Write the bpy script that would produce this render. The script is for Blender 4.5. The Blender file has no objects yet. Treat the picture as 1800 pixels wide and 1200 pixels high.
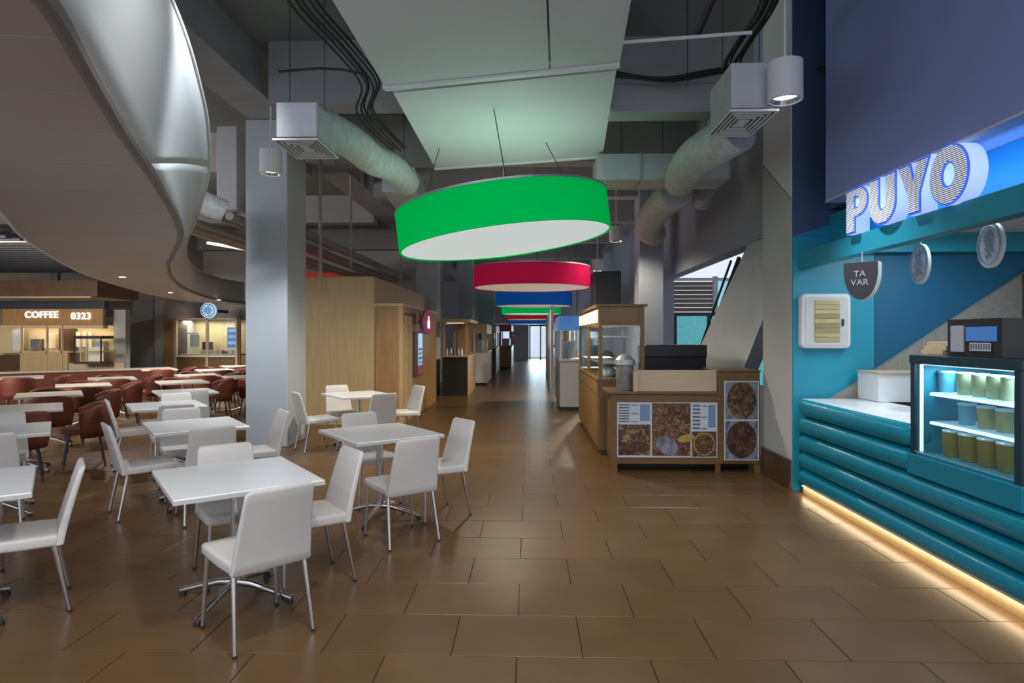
import bpy, bmesh, math, random
from mathutils import Vector, Matrix
random.seed(7)
S = bpy.context.scene
COL = S.collection
# ------------------------------------------------------------------ camera
YAW = 0.02727
F, HZ, EYE = 1100.0, 590.0, 1.58
ca, sa = math.cos(YAW), math.sin(YAW)
cd = bpy.data.cameras.new('camera'); cam = bpy.data.objects.new('camera', cd); COL.objects.link(cam)
cam.location = (0, 0, EYE); cam.rotation_euler = (math.pi/2, 0, YAW)
cd.sensor_width = 36; cd.lens = 36*F/1800; cd.shift_y = -(600-HZ)/1800
cd.clip_start = 0.05; cd.clip_end = 200
S.camera = cam
# ------------------------------------------------------------------ world, exposure, big lights
w = bpy.data.worlds.new('world'); S.world = w; w.use_nodes = True
bg = w.node_tree.nodes['Background']; bg.inputs[0].default_value = (0.72, 0.78, 0.90, 1); bg.inputs[1].default_value = 0.70
S.view_settings.view_transform = 'Standard'; S.view_settings.look = 'None'
S.view_settings.gamma = 1; S.view_settings.use_curve_mapping = False
S.view_settings.exposure = 0.70

def light(kind, name, loc, energy, color=(1, 1, 1), target=None, rot=None, **kw):
    l = bpy.data.lights.new(name, kind); l.energy = energy; l.color = color
    for k, v in kw.items(): setattr(l, k, v)
    o = bpy.data.objects.new(name, l); COL.objects.link(o); o.location = loc
    if target is not None:
        o.rotation_euler = (Vector(target)-Vector(loc)).to_track_quat('-Z', 'Y').to_euler()
    if rot is not None: o.rotation_euler = rot
    return o
# fill lights added to brighten the hall, unseen above and behind the viewer
light('AREA', 'hall_fill_light', (-2.0, -0.6, 4.6), 70, (0.95, 0.96, 1.0), rot=(0, 0, 0), shape='RECTANGLE', size=3.0, size_y=1.2)
light('AREA', 'hall_fill_light', (1.6, -0.8, 4.6), 45, (0.95, 0.95, 1.0), rot=(0, 0, 0), shape='RECTANGLE', size=2.0, size_y=1.2)

# unseen spots added to brighten the tables, the ribbon and the corridor
light('SPOT', 'seating_fill_spot', (-0.7, 2.3, 3.6), 95, (1.0, 0.97, 0.93), target=(-1.7, 4.0, 0.7), spot_size=math.radians(100), spot_blend=0.8, shadow_soft_size=0.12)
light('SPOT', 'seating_fill_spot', (-2.9, 1.2, 2.5), 28, (1.0, 0.97, 0.93), target=(-3.2, 4.4, 0.7), spot_size=math.radians(110), spot_blend=0.8, shadow_soft_size=0.12)
light('SPOT', 'ribbon_spot', (-0.6, 2.2, 3.72), 700, (0.93, 0.97, 1.0), target=(-3.15, 5.3, 3.05), spot_size=math.radians(31), spot_blend=0.7, shadow_soft_size=0.08)
light('SPOT', 'corridor_fill_spot', (0.5, 1.6, 3.6), 60, (1.0, 0.93, 0.82), target=(0.6, 4.6, 0.0), spot_size=math.radians(90), spot_blend=0.9, shadow_soft_size=0.12)
light('AREA', 'left_fill_light', (-11.5, 7.5, 2.9), 300, (1.0, 0.91, 0.78), target=(-9.0, 19.0, 1.3), shape='RECTANGLE', size=2.5, size_y=1.2)  # unseen fill light added to brighten the far left seating and walls
light('AREA', 'far_daylight', (0.4, 44.0, 1.6), 420, (0.80, 0.92, 1.0), target=(0.4, 30.0, 1.2), shape='RECTANGLE', size=8.0, size_y=2.4)
light('AREA', 'side_daylight', (6.5, 21.0, 3.5), 70, (0.75, 0.92, 1.0), target=(3.0, 12.0, 1.5), shape='RECTANGLE', size=5.0, size_y=3.0)
def W(px, py, z):
    """a photograph direction met with the level z: a point of the floor plan"""
    d = F*(EYE-z)/(py-HZ); xc = (px-900)/F*d
    return Vector((xc*ca-d*sa, xc*sa+d*ca, z))
def D(px, py, d):
    xc = (px-900)/F*d; z = EYE+(HZ-py)/F*d
    return Vector((xc*ca-d*sa, xc*sa+d*ca, z))
def yat(px, X):
    k = (px-900)/F
    return X*(ca+k*sa)/(k*ca-sa)
def C2(xc, d): return (xc*ca-d*sa, xc*sa+d*ca)

# ------------------------------------------------------------------ materials
M = {}
def mat(name, col, rough=0.5, metal=0.0, noise=0.0, nscale=8.0, bump=0.0, emit=None, estr=0.0, spec=0.5, rnd=0.0, coat=0.0, stretch=None, alpha=None, col2=None, trans=0.0):
    m = bpy.data.materials.new(name); m.use_nodes = True
    nt = m.node_tree; b = nt.nodes['Principled BSDF']
    b.inputs['Base Color'].default_value = (*col, 1); b.inputs['Roughness'].default_value = rough
    b.inputs['Metallic'].default_value = metal; b.inputs['Specular IOR Level'].default_value = spec
    if coat: b.inputs['Coat Weight'].default_value = coat; b.inputs['Coat Roughness'].default_value = 0.08
    if trans: b.inputs['Transmission Weight'].default_value = trans
    if emit is not None:
        b.inputs['Emission Color'].default_value = (*emit, 1); b.inputs['Emission Strength'].default_value = estr
    if noise or bump or rnd or col2:
        tc = nt.nodes.new('ShaderNodeTexCoord'); mp = nt.nodes.new('ShaderNodeMapping')
        nt.links.new(tc.outputs['Object'], mp.inputs[0])
        if stretch: mp.inputs['Scale'].default_value = stretch
        n = nt.nodes.new('ShaderNodeTexNoise'); n.inputs['Scale'].default_value = nscale; n.inputs['Detail'].default_value = 5
        nt.links.new(mp.outputs[0], n.inputs[0])
        mix = nt.nodes.new('ShaderNodeMix'); mix.data_type = 'RGBA'
        c2 = col2 if col2 else tuple(c*(1-noise) for c in col)
        mix.inputs['A'].default_value = (*c2, 1); mix.inputs['B'].default_value = (*col, 1)
        rp = nt.nodes.new('ShaderNodeMapRange'); rp.inputs['From Min'].default_value = 0.3; rp.inputs['From Max'].default_value = 0.7
        nt.links.new(n.outputs['Fac'], rp.inputs['Value']); nt.links.new(rp.outputs[0], mix.inputs['Factor'])
        out = mix.outputs['Result']
        if rnd:
            oi = nt.nodes.new('ShaderNodeObjectInfo'); hs = nt.nodes.new('ShaderNodeHueSaturation')
            r2 = nt.nodes.new('ShaderNodeMapRange'); r2.inputs['To Min'].default_value = 1-rnd; r2.inputs['To Max'].default_value = 1+rnd
            nt.links.new(oi.outputs['Random'], r2.inputs['Value']); nt.links.new(r2.outputs[0], hs.inputs['Value'])
            nt.links.new(out, hs.inputs['Color']); out = hs.outputs[0]
        nt.links.new(out, b.inputs['Base Color'])
        if bump:
            bp = nt.nodes.new('ShaderNodeBump'); bp.inputs['Strength'].default_value = bump; bp.inputs['Distance'].default_value = 0.01
            nt.links.new(n.outputs['Fac'], bp.inputs['Height']); nt.links.new(bp.outputs[0], b.inputs['Normal'])
    M[name] = m
    return m
def clear_mat(name, col, a, rough=0.05):
    m = bpy.data.materials.new(name); m.use_nodes = True; nt = m.node_tree
    nt.nodes.remove(nt.nodes['Principled BSDF']); out = nt.nodes['Material Output']
    t = nt.nodes.new('ShaderNodeBsdfTransparent'); t.inputs[0].default_value = (*col, 1)
    g = nt.nodes.new('ShaderNodeBsdfGlossy'); g.inputs['Roughness'].default_value = rough
    mx = nt.nodes.new('ShaderNodeMixShader'); mx.inputs[0].default_value = a
    nt.links.new(t.outputs[0], mx.inputs[1]); nt.links.new(g.outputs[0], mx.inputs[2]); nt.links.new(mx.outputs[0], out.inputs[0])
    M[name] = m; return m
def shade_mat(name, col):
    """lamp fabric that lets the lamp inside shine through"""
    m = bpy.data.materials.new(name); m.use_nodes = True; nt = m.node_tree
    nt.nodes.remove(nt.nodes['Principled BSDF']); out = nt.nodes['Material Output']
    d = nt.nodes.new('ShaderNodeBsdfDiffuse'); d.inputs[0].default_value = (*col, 1)
    t = nt.nodes.new('ShaderNodeBsdfTranslucent'); t.inputs[0].default_value = (*col, 1)
    mx = nt.nodes.new('ShaderNodeMixShader'); mx.inputs[0].default_value = 0.5
    em = nt.nodes.new('ShaderNodeEmission'); em.inputs[0].default_value = (*col, 1); em.inputs[1].default_value = 0.18
    ads = nt.nodes.new('ShaderNodeAddShader'); nt.links.new(em.outputs[0], ads.inputs[1])
    nt.links.new(d.outputs[0], mx.inputs[1]); nt.links.new(t.outputs[0], mx.inputs[2]); nt.links.new(mx.outputs[0], ads.inputs[0]); nt.links.new(ads.outputs[0], out.inputs[0])
    M[name] = m; return m
def food_mat(name, cols, scale):
    """a printed photograph of food: lumps of a few colours with darker gaps"""
    m = bpy.data.materials.new(name); m.use_nodes = True; nt = m.node_tree; b = nt.nodes['Principled BSDF']
    tc = nt.nodes.new('ShaderNodeTexCoord')
    n = nt.nodes.new('ShaderNodeTexNoise'); n.inputs['Scale'].default_value = scale*0.8; n.inputs['Detail'].default_value = 3
    ad = nt.nodes.new('ShaderNodeMix'); ad.data_type = 'RGBA'; ad.inputs['Factor'].default_value = 0.24
    nt.links.new(tc.outputs['Object'], n.inputs[0]); nt.links.new(tc.outputs['Object'], ad.inputs['A']); nt.links.new(n.outputs['Color'], ad.inputs['B'])
    v = nt.nodes.new('ShaderNodeTexVoronoi'); v.inputs['Scale'].default_value = scale; nt.links.new(ad.outputs['Result'], v.inputs[0])
    e = nt.nodes.new('ShaderNodeTexVoronoi'); e.feature = 'DISTANCE_TO_EDGE'; e.inputs['Scale'].default_value = scale; nt.links.new(ad.outputs['Result'], e.inputs[0])
    sp = nt.nodes.new('ShaderNodeSeparateColor'); nt.links.new(v.outputs['Color'], sp.inputs[0])
    r = nt.nodes.new('ShaderNodeValToRGB'); nt.links.new(sp.outputs[0], r.inputs[0]); els = r.color_ramp.elements
    while len(els) < len(cols): els.new(0.5)
    for i, c in enumerate(cols): els[i].position = i/(len(cols)-1); els[i].color = (*c, 1)
    mr = nt.nodes.new('ShaderNodeMapRange'); mr.inputs['From Max'].default_value = 0.22; mr.inputs['To Min'].default_value = 0.12; mr.inputs['To Max'].default_value = 0.95
    nt.links.new(e.outputs['Distance'], mr.inputs['Value'])
    hs = nt.nodes.new('ShaderNodeHueSaturation'); nt.links.new(r.outputs[0], hs.inputs['Color']); nt.links.new(mr.outputs[0], hs.inputs['Value'])
    nt.links.new(hs.outputs[0], b.inputs['Base Color']); b.inputs['Roughness'].default_value = 0.45
    M[name] = m; return m
def stripe_mat(name, c1, c2, scale, estr):
    m = bpy.data.materials.new(name); m.use_nodes = True; nt = m.node_tree; b = nt.nodes['Principled BSDF']
    tc = nt.nodes.new('ShaderNodeTexCoord'); wv = nt.nodes.new('ShaderNodeTexWave'); wv.bands_direction = 'Z'; wv.inputs['Scale'].default_value = scale
    nt.links.new(tc.outputs['Object'], wv.inputs[0])
    r = nt.nodes.new('ShaderNodeValToRGB'); r.color_ramp.elements[0].position = 0.45; r.color_ramp.elements[1].position = 0.6
    r.color_ramp.elements[0].color = (*c1, 1); r.color_ramp.elements[1].color = (*c2, 1)
    nt.links.new(wv.outputs['Fac'], r.inputs[0]); nt.links.new(r.outputs[0], b.inputs['Base Color'])
    nt.links.new(r.outputs[0], b.inputs['Emission Color']); b.inputs['Emission Strength'].default_value = estr
    M[name] = m; return m

mat('tile', (0.128, 0.068, 0.024), 0.31, noise=0.18, nscale=3.0, bump=0.008, rnd=0.07, spec=0.45)
mat('grout', (0.035, 0.02, 0.012), 0.8)
mat('slab', (0.20, 0.21, 0.215), 0.9, noise=0.25, nscale=1.2)
mat('beam', (0.30, 0.31, 0.32), 0.85, noise=0.15, nscale=2)
mat('pillar_paint', (0.46, 0.50, 0.54), 0.6, noise=0.06, nscale=2)
mat('grey_wall', (0.42, 0.415, 0.41), 0.8, noise=0.1, nscale=1.5)
mat('wall_blue_grey', (0.33, 0.37, 0.45), 0.75, noise=0.1, nscale=1.2)
mat('lavender', (0.22, 0.255, 0.51), 0.7, noise=0.06, nscale=1.2)
mat('navy', (0.05, 0.08, 0.16), 0.6, noise=0.1, nscale=2)
mat('teal', (0.010, 0.255, 0.365), 0.45, noise=0.06, nscale=2)
mat('teal_deep', (0.004, 0.10, 0.20), 0.55, noise=0.1, nscale=2)
mat('teal_gloss', (0.0, 0.20, 0.30), 0.25, spec=0.35, coat=0.1)
mat('teal_frame', (0.006, 0.035, 0.055), 0.3)
mat('white_plastic', (0.58, 0.555, 0.53), 0.42, noise=0.03, nscale=30)
mat('white_top', (0.80, 0.82, 0.84), 0.22, spec=0.5)
mat('top_edge', (0.50, 0.49, 0.47), 0.5)
mat('chrome', (0.62, 0.62, 0.62), 0.18, 1.0)
mat('dark_metal', (0.05, 0.05, 0.055), 0.4, 0.6)
mat('black', (0.012, 0.012, 0.014), 0.5)
mat('rubber', (0.02, 0.02, 0.02), 0.8)
mat('soffit', (0.46, 0.42, 0.395), 0.55, noise=0.06, nscale=2)
mat('ribbon', (0.66, 0.70, 0.74), 0.4, noise=0.05, nscale=1.2)
mat('rim', (0.20, 0.18, 0.165), 0.6)
mat('sail', (0.62, 0.65, 0.69), 0.65, noise=0.04, nscale=1.5)
mat('sail_trim', (0.70, 0.71, 0.74), 0.5)
mat('duct', (0.55, 0.57, 0.58), 0.6, noise=0.25, nscale=14, bump=0.5)
mat('duct_metal', (0.50, 0.52, 0.55), 0.5, 0.15, noise=0.15, nscale=4)
mat('grille', (0.66, 0.66, 0.66), 0.5)
mat('cable', (0.015, 0.015, 0.016), 0.6)
mat('pipe', (0.34, 0.34, 0.335), 0.5, noise=0.15, nscale=4)
mat('lamp_can', (0.62, 0.62, 0.65), 0.5)
mat('lamp_glow', (1, 1, 1), 0.5, emit=(0.93, 0.96, 1.0), estr=1.6)
mat('warm_glow', (1, 1, 1), 0.5, emit=(1.0, 0.80, 0.48), estr=0.5)
mat('tube_glow', (1, 1, 1), 0.5, emit=(1.0, 0.92, 0.82), estr=0.9)
mat('diffuser', (0.75, 0.78, 0.78), 0.6, emit=(0.80, 0.92, 0.92), estr=0.33)
mat('diffuser_warm', (0.75, 0.72, 0.66), 0.6, emit=(0.80, 0.66, 0.52), estr=0.22)
wd = dict(noise=0.35, nscale=3.0, stretch=(14, 14, 0.8))
mat('wood', (0.40, 0.225, 0.09), 0.45, **wd)
mat('wood_light', (0.54, 0.39, 0.205), 0.5, noise=0.2, nscale=3, stretch=(10, 10, 0.6))
mat('wood_pale', (0.60, 0.45, 0.29), 0.5, noise=0.15, nscale=3, stretch=(1, 8, 12))
mat('wood_kiosk', (0.26, 0.145, 0.055), 0.45, **wd)
mat('wood_counter', (0.175, 0.092, 0.028), 0.45, noise=0.4, nscale=3, stretch=(1.2, 12, 12))
mat('wood_dark', (0.10, 0.05, 0.025), 0.5, noise=0.3, nscale=4)
mat('olive_black', (0.018, 0.017, 0.008), 0.5)
mat('rust', (0.125, 0.022, 0.008), 0.6, noise=0.2, nscale=8)
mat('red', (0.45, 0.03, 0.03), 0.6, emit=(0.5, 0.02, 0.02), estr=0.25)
mat('cream_top', (0.50, 0.47, 0.38), 0.35, noise=0.1, nscale=5)
mat('pinkish', (0.50, 0.09, 0.22), 0.5)
mat('concrete', (0.27, 0.25, 0.225), 0.9, noise=0.25, nscale=40, bump=0.2)
mat('white_paint', (0.66, 0.66, 0.67), 0.6)
mat('screen', (0.1, 0.2, 0.4), 0.3, emit=(0.35, 0.6, 0.95), estr=0.35, col2=(0.2, 0.3, 0.5))
mat('blue_screen', (0.02, 0.06, 0.2), 0.3, emit=(0.06, 0.2, 0.5), estr=0.35)
mat('sign_blue', (0.3, 0.5, 0.8), 0.4, emit=(0.42, 0.68, 1.0), estr=0.45)
mat('logo_dark', (0.02, 0.05, 0.12), 0.5)
mat('letter_side', (0.6, 0.7, 0.95), 0.4, emit=(0.42, 0.58, 1.0), estr=0.42)
mat('letter_rim', (0.05, 0.12, 0.6), 0.4, emit=(0.03, 0.12, 0.8), estr=0.45)
stripe_mat('letter_face', (0.02, 0.02, 0.05), (0.85, 0.88, 1.0), 24, 0.40)
mat('white_letter', (0.9, 0.9, 0.95), 0.4, emit=(0.95, 0.93, 1.0), estr=0.65)
mat('sign_dark', (0.03, 0.026, 0.035), 0.5)
mat('pale_print', (0.42, 0.42, 0.46), 0.6)
mat('print_white', (0.50, 0.53, 0.58), 0.5)
mat('print_dark', (0.10, 0.11, 0.13), 0.5)
mat('print_blue', (0.16, 0.24, 0.36), 0.5)
mat('lemon', (0.42, 0.28, 0.06), 0.5, noise=0.2, nscale=20)
mat('paper_wrap', (0.26, 0.27, 0.32), 0.6, noise=0.8, nscale=16, stretch=(1, 1, 0.5))
mat('bamboo', (0.50, 0.40, 0.20), 0.6, rnd=0.25, noise=0.3, nscale=12, stretch=(0.4, 1, 6))
mat('juice', (0.40, 0.40, 0.22), 0.35, noise=0.2, nscale=8)
mat('juice_dark', (0.25, 0.22, 0.07), 0.35, noise=0.2, nscale=8)
mat('juice_blue', (0.10, 0.38, 0.50), 0.2)
mat('lid', (0.55, 0.66, 0.68), 0.3)
mat('shelf_glow', (0.5, 0.7, 0.8), 0.3, emit=(0.45, 0.78, 1.0), estr=0.15)
mat('strip_glow', (1, 1, 1), 0.3, emit=(0.6, 0.85, 1.0), estr=0.8)
mat('steel', (0.45, 0.46, 0.48), 0.35, 0.5)
mat('tin', (0.24, 0.235, 0.22), 0.45, 0.3, noise=0.5, nscale=14)
mat('appliance', (0.34, 0.36, 0.40), 0.4)
mat('warm_lit', (0.7, 0.6, 0.45), 0.6, emit=(1.0, 0.78, 0.5), estr=0.16)
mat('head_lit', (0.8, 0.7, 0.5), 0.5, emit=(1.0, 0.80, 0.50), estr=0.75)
mat('booth_back', (0.55, 0.45, 0.28), 0.7, noise=0.1, nscale=2)
mat('louver', (0.26, 0.20, 0.14), 0.6, noise=0.3, nscale=6, stretch=(0.5, 1, 8))
mat('day_teal', (0.10, 0.35, 0.38), 0.25, emit=(0.10, 0.38, 0.44), estr=0.5, col2=(0.02, 0.10, 0.12), nscale=9)
mat('slat_dark', (0.02, 0.028, 0.045), 0.5)
clear_mat('glass', (0.92, 0.97, 0.98), 0.06)
clear_mat('tint_glass', (0.55, 0.85, 0.9), 0.08)
for nm, c in (('shade_green', (0.0, 0.55, 0.13)), ('shade_magenta', (0.40, 0.012, 0.07)), ('shade_blue', (0.01, 0.10, 0.36)), ('shade_red', (0.40, 0.02, 0.03))):
    shade_mat(nm, c)
food_mat('food_fries', [(0.05, 0.02, 0.012), (0.16, 0.06, 0.025), (0.30, 0.17, 0.07), (0.12, 0.05, 0.03), (0.34, 0.22, 0.11)], 13)
food_mat('food_bites', [(0.10, 0.035, 0.015), (0.22, 0.09, 0.03), (0.36, 0.18, 0.07), (0.14, 0.06, 0.03), (0.30, 0.16, 0.08)], 15)
food_mat('food_soup', [(0.17, 0.09, 0.03), (0.20, 0.11, 0.04), (0.15, 0.075, 0.025), (0.22, 0.12, 0.045)], 16)
food_mat('food_wings', [(0.05, 0.02, 0.01), (0.13, 0.06, 0.025), (0.20, 0.13, 0.055), (0.08, 0.04, 0.015)], 13)
food_mat('food_dark', [(0.03, 0.012, 0.008), (0.10, 0.04, 0.018), (0.15, 0.07, 0.03), (0.07, 0.03, 0.014)], 17)

# ------------------------------------------------------------------ mesh builder
class MB:
    def __init__(s): s.bm = bmesh.new()
    def box(s, x0, x1, y0, y1, z0, z1, bev=0.0, seg=2, mx=None):
        g = bmesh.ops.create_cube(s.bm, size=1.0, matrix=Matrix.Translation(((x0+x1)/2, (y0+y1)/2, (z0+z1)/2)) @ Matrix.Diagonal((abs(x1-x0), abs(y1-y0), abs(z1-z0), 1)))
        vs = g['verts']
        if bev:
            es = list({e for v in vs for e in v.link_edges})
            r = bmesh.ops.bevel(s.bm, geom=es, offset=bev, segments=seg, profile=0.5, affect='EDGES')
            vs = list({v for f in r['faces'] for v in f.verts} | {v for v in vs if v.is_valid})
        if mx is not None: bmesh.ops.transform(s.bm, matrix=mx, verts=vs)
        return s
    def prism(s, pts, axis, a, b):
        """pts 2-D outline; extruded along axis 'x','y' or 'z' from a to b"""
        def p(u, v, t): return {'z': (u, v, t), 'y': (u, t, v), 'x': (t, u, v)}[axis]
        A = [s.bm.verts.new(p(u, v, a)) for u, v in pts]; B = [s.bm.verts.new(p(u, v, b)) for u, v in pts]
        n = len(pts)
        s.bm.faces.new(A); s.bm.faces.new(B[::-1])
        for i in range(n): s.bm.faces.new((A[i], B[i], B[(i+1) % n], A[(i+1) % n]))
        return s
    def tube(s, pts, r, n=10, caps=True, wob=None):
        pts = [Vector(p) for p in pts]; rings = []; prev = None
        for i, p in enumerate(pts):
            t = (pts[min(i+1, len(pts)-1)]-pts[max(i-1, 0)]).normalized()
            if prev is None:
                up = Vector((0, 0, 1)) if abs(t.z) < 0.9 else Vector((1, 0, 0)); prev = t.cross(up).normalized()
            a = (prev-t*prev.dot(t)).normalized(); b = t.cross(a); prev = a
            ri = r[i] if isinstance(r, (list, tuple)) else r
            rings.append([s.bm.verts.new(p+(a*math.cos(k*2*math.pi/n)+b*math.sin(k*2*math.pi/n))*ri) for k in range(n)])
        for q, w_ in zip(rings, rings[1:]):
            for k in range(n): s.bm.faces.new((q[k], q[(k+1) % n], w_[(k+1) % n], w_[k]))
        if caps: s.bm.faces.new(rings[0][::-1]); s.bm.faces.new(rings[-1])
        return s
    def lathe(s, prof, n=40, c=(0, 0, 0), cap0=False, cap1=False):
        rings = [[s.bm.verts.new((c[0]+r*math.cos(k*2*math.pi/n), c[1]+r*math.sin(k*2*math.pi/n), c[2]+z)) for k in range(n)] for r, z in prof]
        for q, w_ in zip(rings, rings[1:]):
            for k in range(n): s.bm.faces.new((q[k], q[(k+1) % n], w_[(k+1) % n], w_[k]))
        if cap0: s.bm.faces.new(rings[0][::-1])
        if cap1: s.bm.faces.new(rings[-1])
        return s
    def loft(s, rings, cap=True):
        R = [[s.bm.verts.new(p) for p in r] for r in rings]; n = len(R[0])
        for q, w_ in zip(R, R[1:]):
            for k in range(n): s.bm.faces.new((q[k], q[(k+1) % n], w_[(k+1) % n], w_[k]))
        if cap: s.bm.faces.new(R[0][::-1]); s.bm.faces.new(R[-1])
        return s
    def grid(s, rows, thick=None):
        R = [[s.bm.verts.new(p) for p in r] for r in rows]
        for q, w_ in zip(R, R[1:]):
            for k in range(len(q)-1): s.bm.faces.new((q[k], q[k+1], w_[k+1], w_[k]))
        return s
    def face(s, pts): s.bm.faces.new([s.bm.verts.new(p) for p in pts]); return s
    def build(s, name, m, parent=None, smooth=False, solid=0.0):
        bmesh.ops.recalc_face_normals(s.bm, faces=s.bm.faces)
        me = bpy.data.meshes.new(name); s.bm.to_mesh(me); s.bm.free()
        me.materials.append(M[m] if isinstance(m, str) else m)
        if smooth:
            me.polygons.foreach_set('use_smooth', [True]*len(me.polygons)); me.set_sharp_from_angle(angle=math.radians(40))
        o = bpy.data.objects.new(name, me); COL.objects.link(o)
        if parent is not None: o.parent = parent
        if solid:
            md = o.modifiers.new('solid', 'SOLIDIFY'); md.thickness = solid; md.offset = 0
        return o
def tag(o, label, cat, group=None):
    o['label'] = label; o['category'] = cat
    if group: o['group'] = group
    return o
def thing(name, label, cat, loc=(0, 0, 0), rz=0.0, group=None):
    o = bpy.data.objects.new(name, None); COL.objects.link(o); o.location = loc; o.rotation_euler = (0, 0, rz); o.empty_display_size = 0.1
    return tag(o, label, cat, group)
def struct(o): o['kind'] = 'structure'; return o
def box(name, m, parent, x0, x1, y0, y1, z0, z1, bev=0.0, smooth=False): return MB().box(x0, x1, y0, y1, z0, z1, bev).build(name, m, parent, smooth)
KIDS = {}
def copy_tree(o, parent=None):
    c = o.copy(); COL.objects.link(c)
    if parent is not None: c.parent = parent
    for ch in o.children: copy_tree(ch, c)
    return c
def dup(o, loc, rz, label, group=None):
    c = copy_tree(o); c.location = loc; c.rotation_euler = (0, 0, rz); c['label'] = label
    if group: c['group'] = group
    return c
def text_mesh(name, txt, size, mx, m, parent, extrude=0.005, offset=0.0, align='CENTER', space=1.0):
    cu = bpy.data.curves.new(name, 'FONT'); cu.body = txt; cu.size = size; cu.extrude = extrude; cu.offset = offset
    cu.align_x = align; cu.align_y = 'CENTER'; cu.space_character = space; cu.resolution_u = 4
    t = bpy.data.objects.new(name, cu); COL.objects.link(t)
    me = bpy.data.meshes.new_from_object(t.evaluated_get(bpy.context.evaluated_depsgraph_get()))
    bpy.data.objects.remove(t); bpy.data.curves.remove(cu)
    me.transform(mx); me.materials.clear(); me.materials.append(M[m])
    o = bpy.data.objects.new(name, me); COL.objects.link(o); o.parent = parent
    return o
def face_cam(loc): return Matrix.Translation(loc) @ Matrix.Rotation(math.pi/2, 4, 'X')            # text facing -Y
def face_hall(loc): return Matrix.Translation(loc) @ Matrix.Rotation(-math.pi/2, 4, 'Z') @ Matrix.Rotation(math.pi/2, 4, 'X')  # text facing -X

# ================================================================== SETTING
# ---- floor: sub floor and running-bond tiles
CEIL = 5.2
flo = struct(box('floor', 'grout', None, -17, 9, -2.5, 46, -0.2, -0.006))
TW, TD, G = 0.652, 0.452, 0.005
Y0 = W(930, 1154, 0).y; X0 = W(912, 1055, 0).x
tile_me = None; far = MB(); ntile = 0
jrow = range(-13, 96)
near = []
for j in jrow:
    y = Y0+j*TD
    off = 0.0 if (j % 2) == 1 else TW/2
    for i in range(-26, 13):
        x = X0+off+i*TW
        if x+TW < -16.9 or x > 8.9: continue
        cx, cy = x+TW/2, y+TD/2
        if cy > 2.0 and cy < 9.2 and cx > -0.88*cy-0.3 and cx < min(2.9, 0.9*cy): near.append((cx, cy))
        elif cy > -2.4: far.box(x+G/2, x+TW-G/2, y+G/2, y+TD-G/2, -0.02, 0)
near.sort(key=lambda p: p[1])
for cx, cy in near[300:]: far.box(cx-TW/2+G/2, cx+TW/2-G/2, cy-TD/2+G/2, cy+TD/2-G/2, -0.02, 0)
o = far.build('tile_field', 'tile', flo); o['kind'] = 'stuff'
t0 = MB().box(-TW/2+G/2, TW/2-G/2, -TD/2+G/2, TD/2-G/2, -0.02, 0, 0.0015, 1).build('tile', 'tile', flo)
for k, (cx, cy) in enumerate(near[:300]):
    o = t0 if k == 0 else t0.copy()
    if k: COL.objects.link(o)
    o.location = (cx, cy, 0)
# ---- ceiling slab, beams
struct(box('ceiling', 'slab', None, -17, 9, 0.6, 46, CEIL, CEIL+0.2))
k = 0
def beam(x0, x1, y0, y1, z0, z1=CEIL, m='beam'):
    return struct(box('ceiling_beam', m, None, x0, x1, y0, y1, z0, z1-0.002))
for yy in (7.6, 10.2, 12.8, 15.6, 19, 23, 28, 34): beam(-3.2, 2.7, yy, yy+0.35, 4.42)
beam(-3.98, -3.4, 0.7, 40, 4.66)
beam(2.70, 3.15, 0.7, 5.86, 4.75, m='wall_blue_grey'); beam(2.70, 3.15, 7.3, 40, 4.75, m='wall_blue_grey')
for yy in (6.4, 11.0, 16, 21): beam(-14.9, -4.0, yy, yy+0.4, 4.5)
# ---- back and side walls
struct(box('wall_back_left', 'grey_wall', None, -17, -3.0, 21.4, 21.6, 0, CEIL))
struct(box('wall_left', 'grey_wall', None, -15.2, -15.0, 10, 21.4, 0, CEIL))
struct(box('wall_pier', 'grey_wall', None, -12.4, -11.3, 20.4, 21.4, 0, CEIL))
wf = struct(box('wall_far_end', 'grey_wall', None, -6, 6, 41, 41.2, 2.35, CEIL))
# right wall with the raking openings (plane X = XR, facing the corridor)
XR = 3.0
def wy(px): return yat(px, XR)
def wz(px, py): return EYE+(HZ-py)/F*(-XR*sa+wy(px)*ca)
zt = 2.84
ya, yb = wy(1165), wy(1312)              # far jamb, near top corner
MB().prism([(7.2, zt), (40, zt), (40, CEIL-0.002), (7.2, CEIL-0.002)], 'x', XR, XR+0.25).build('wall_right', 'wall_blue_grey')
struct(bpy.data.objects['wall_right'])
wr2 = struct(MB().prism([(ya, 0), (40, 0), (40, zt-0.002), (ya, zt-0.002)], 'x', XR, XR+0.25).build('wall_right_far', 'wall_blue_grey'))
yl0, yl1 = wy(1210), wy(1292)
struct(MB().prism([(yb, zt-0.002), (7.2, zt-0.002), (7.2, 1.95), (wy(1338), wz(1338, 562)), (yl1+0.9, 0.0), (yl0+1.6, 0.0)], 'x', XR+0.02, XR+0.23).build('wall_raking_strut', 'pillar_paint'))
struct(box('wall_right_dado', 'grey_wall', None, XR+0.05, XR+0.2, 7.22, yl1+0.6, 0, 0.9))
struct(box('wall_stair_back', 'navy', None, XR+0.9, XR+1.0, 6.72, 10.4, 0, 2.83))
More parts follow.
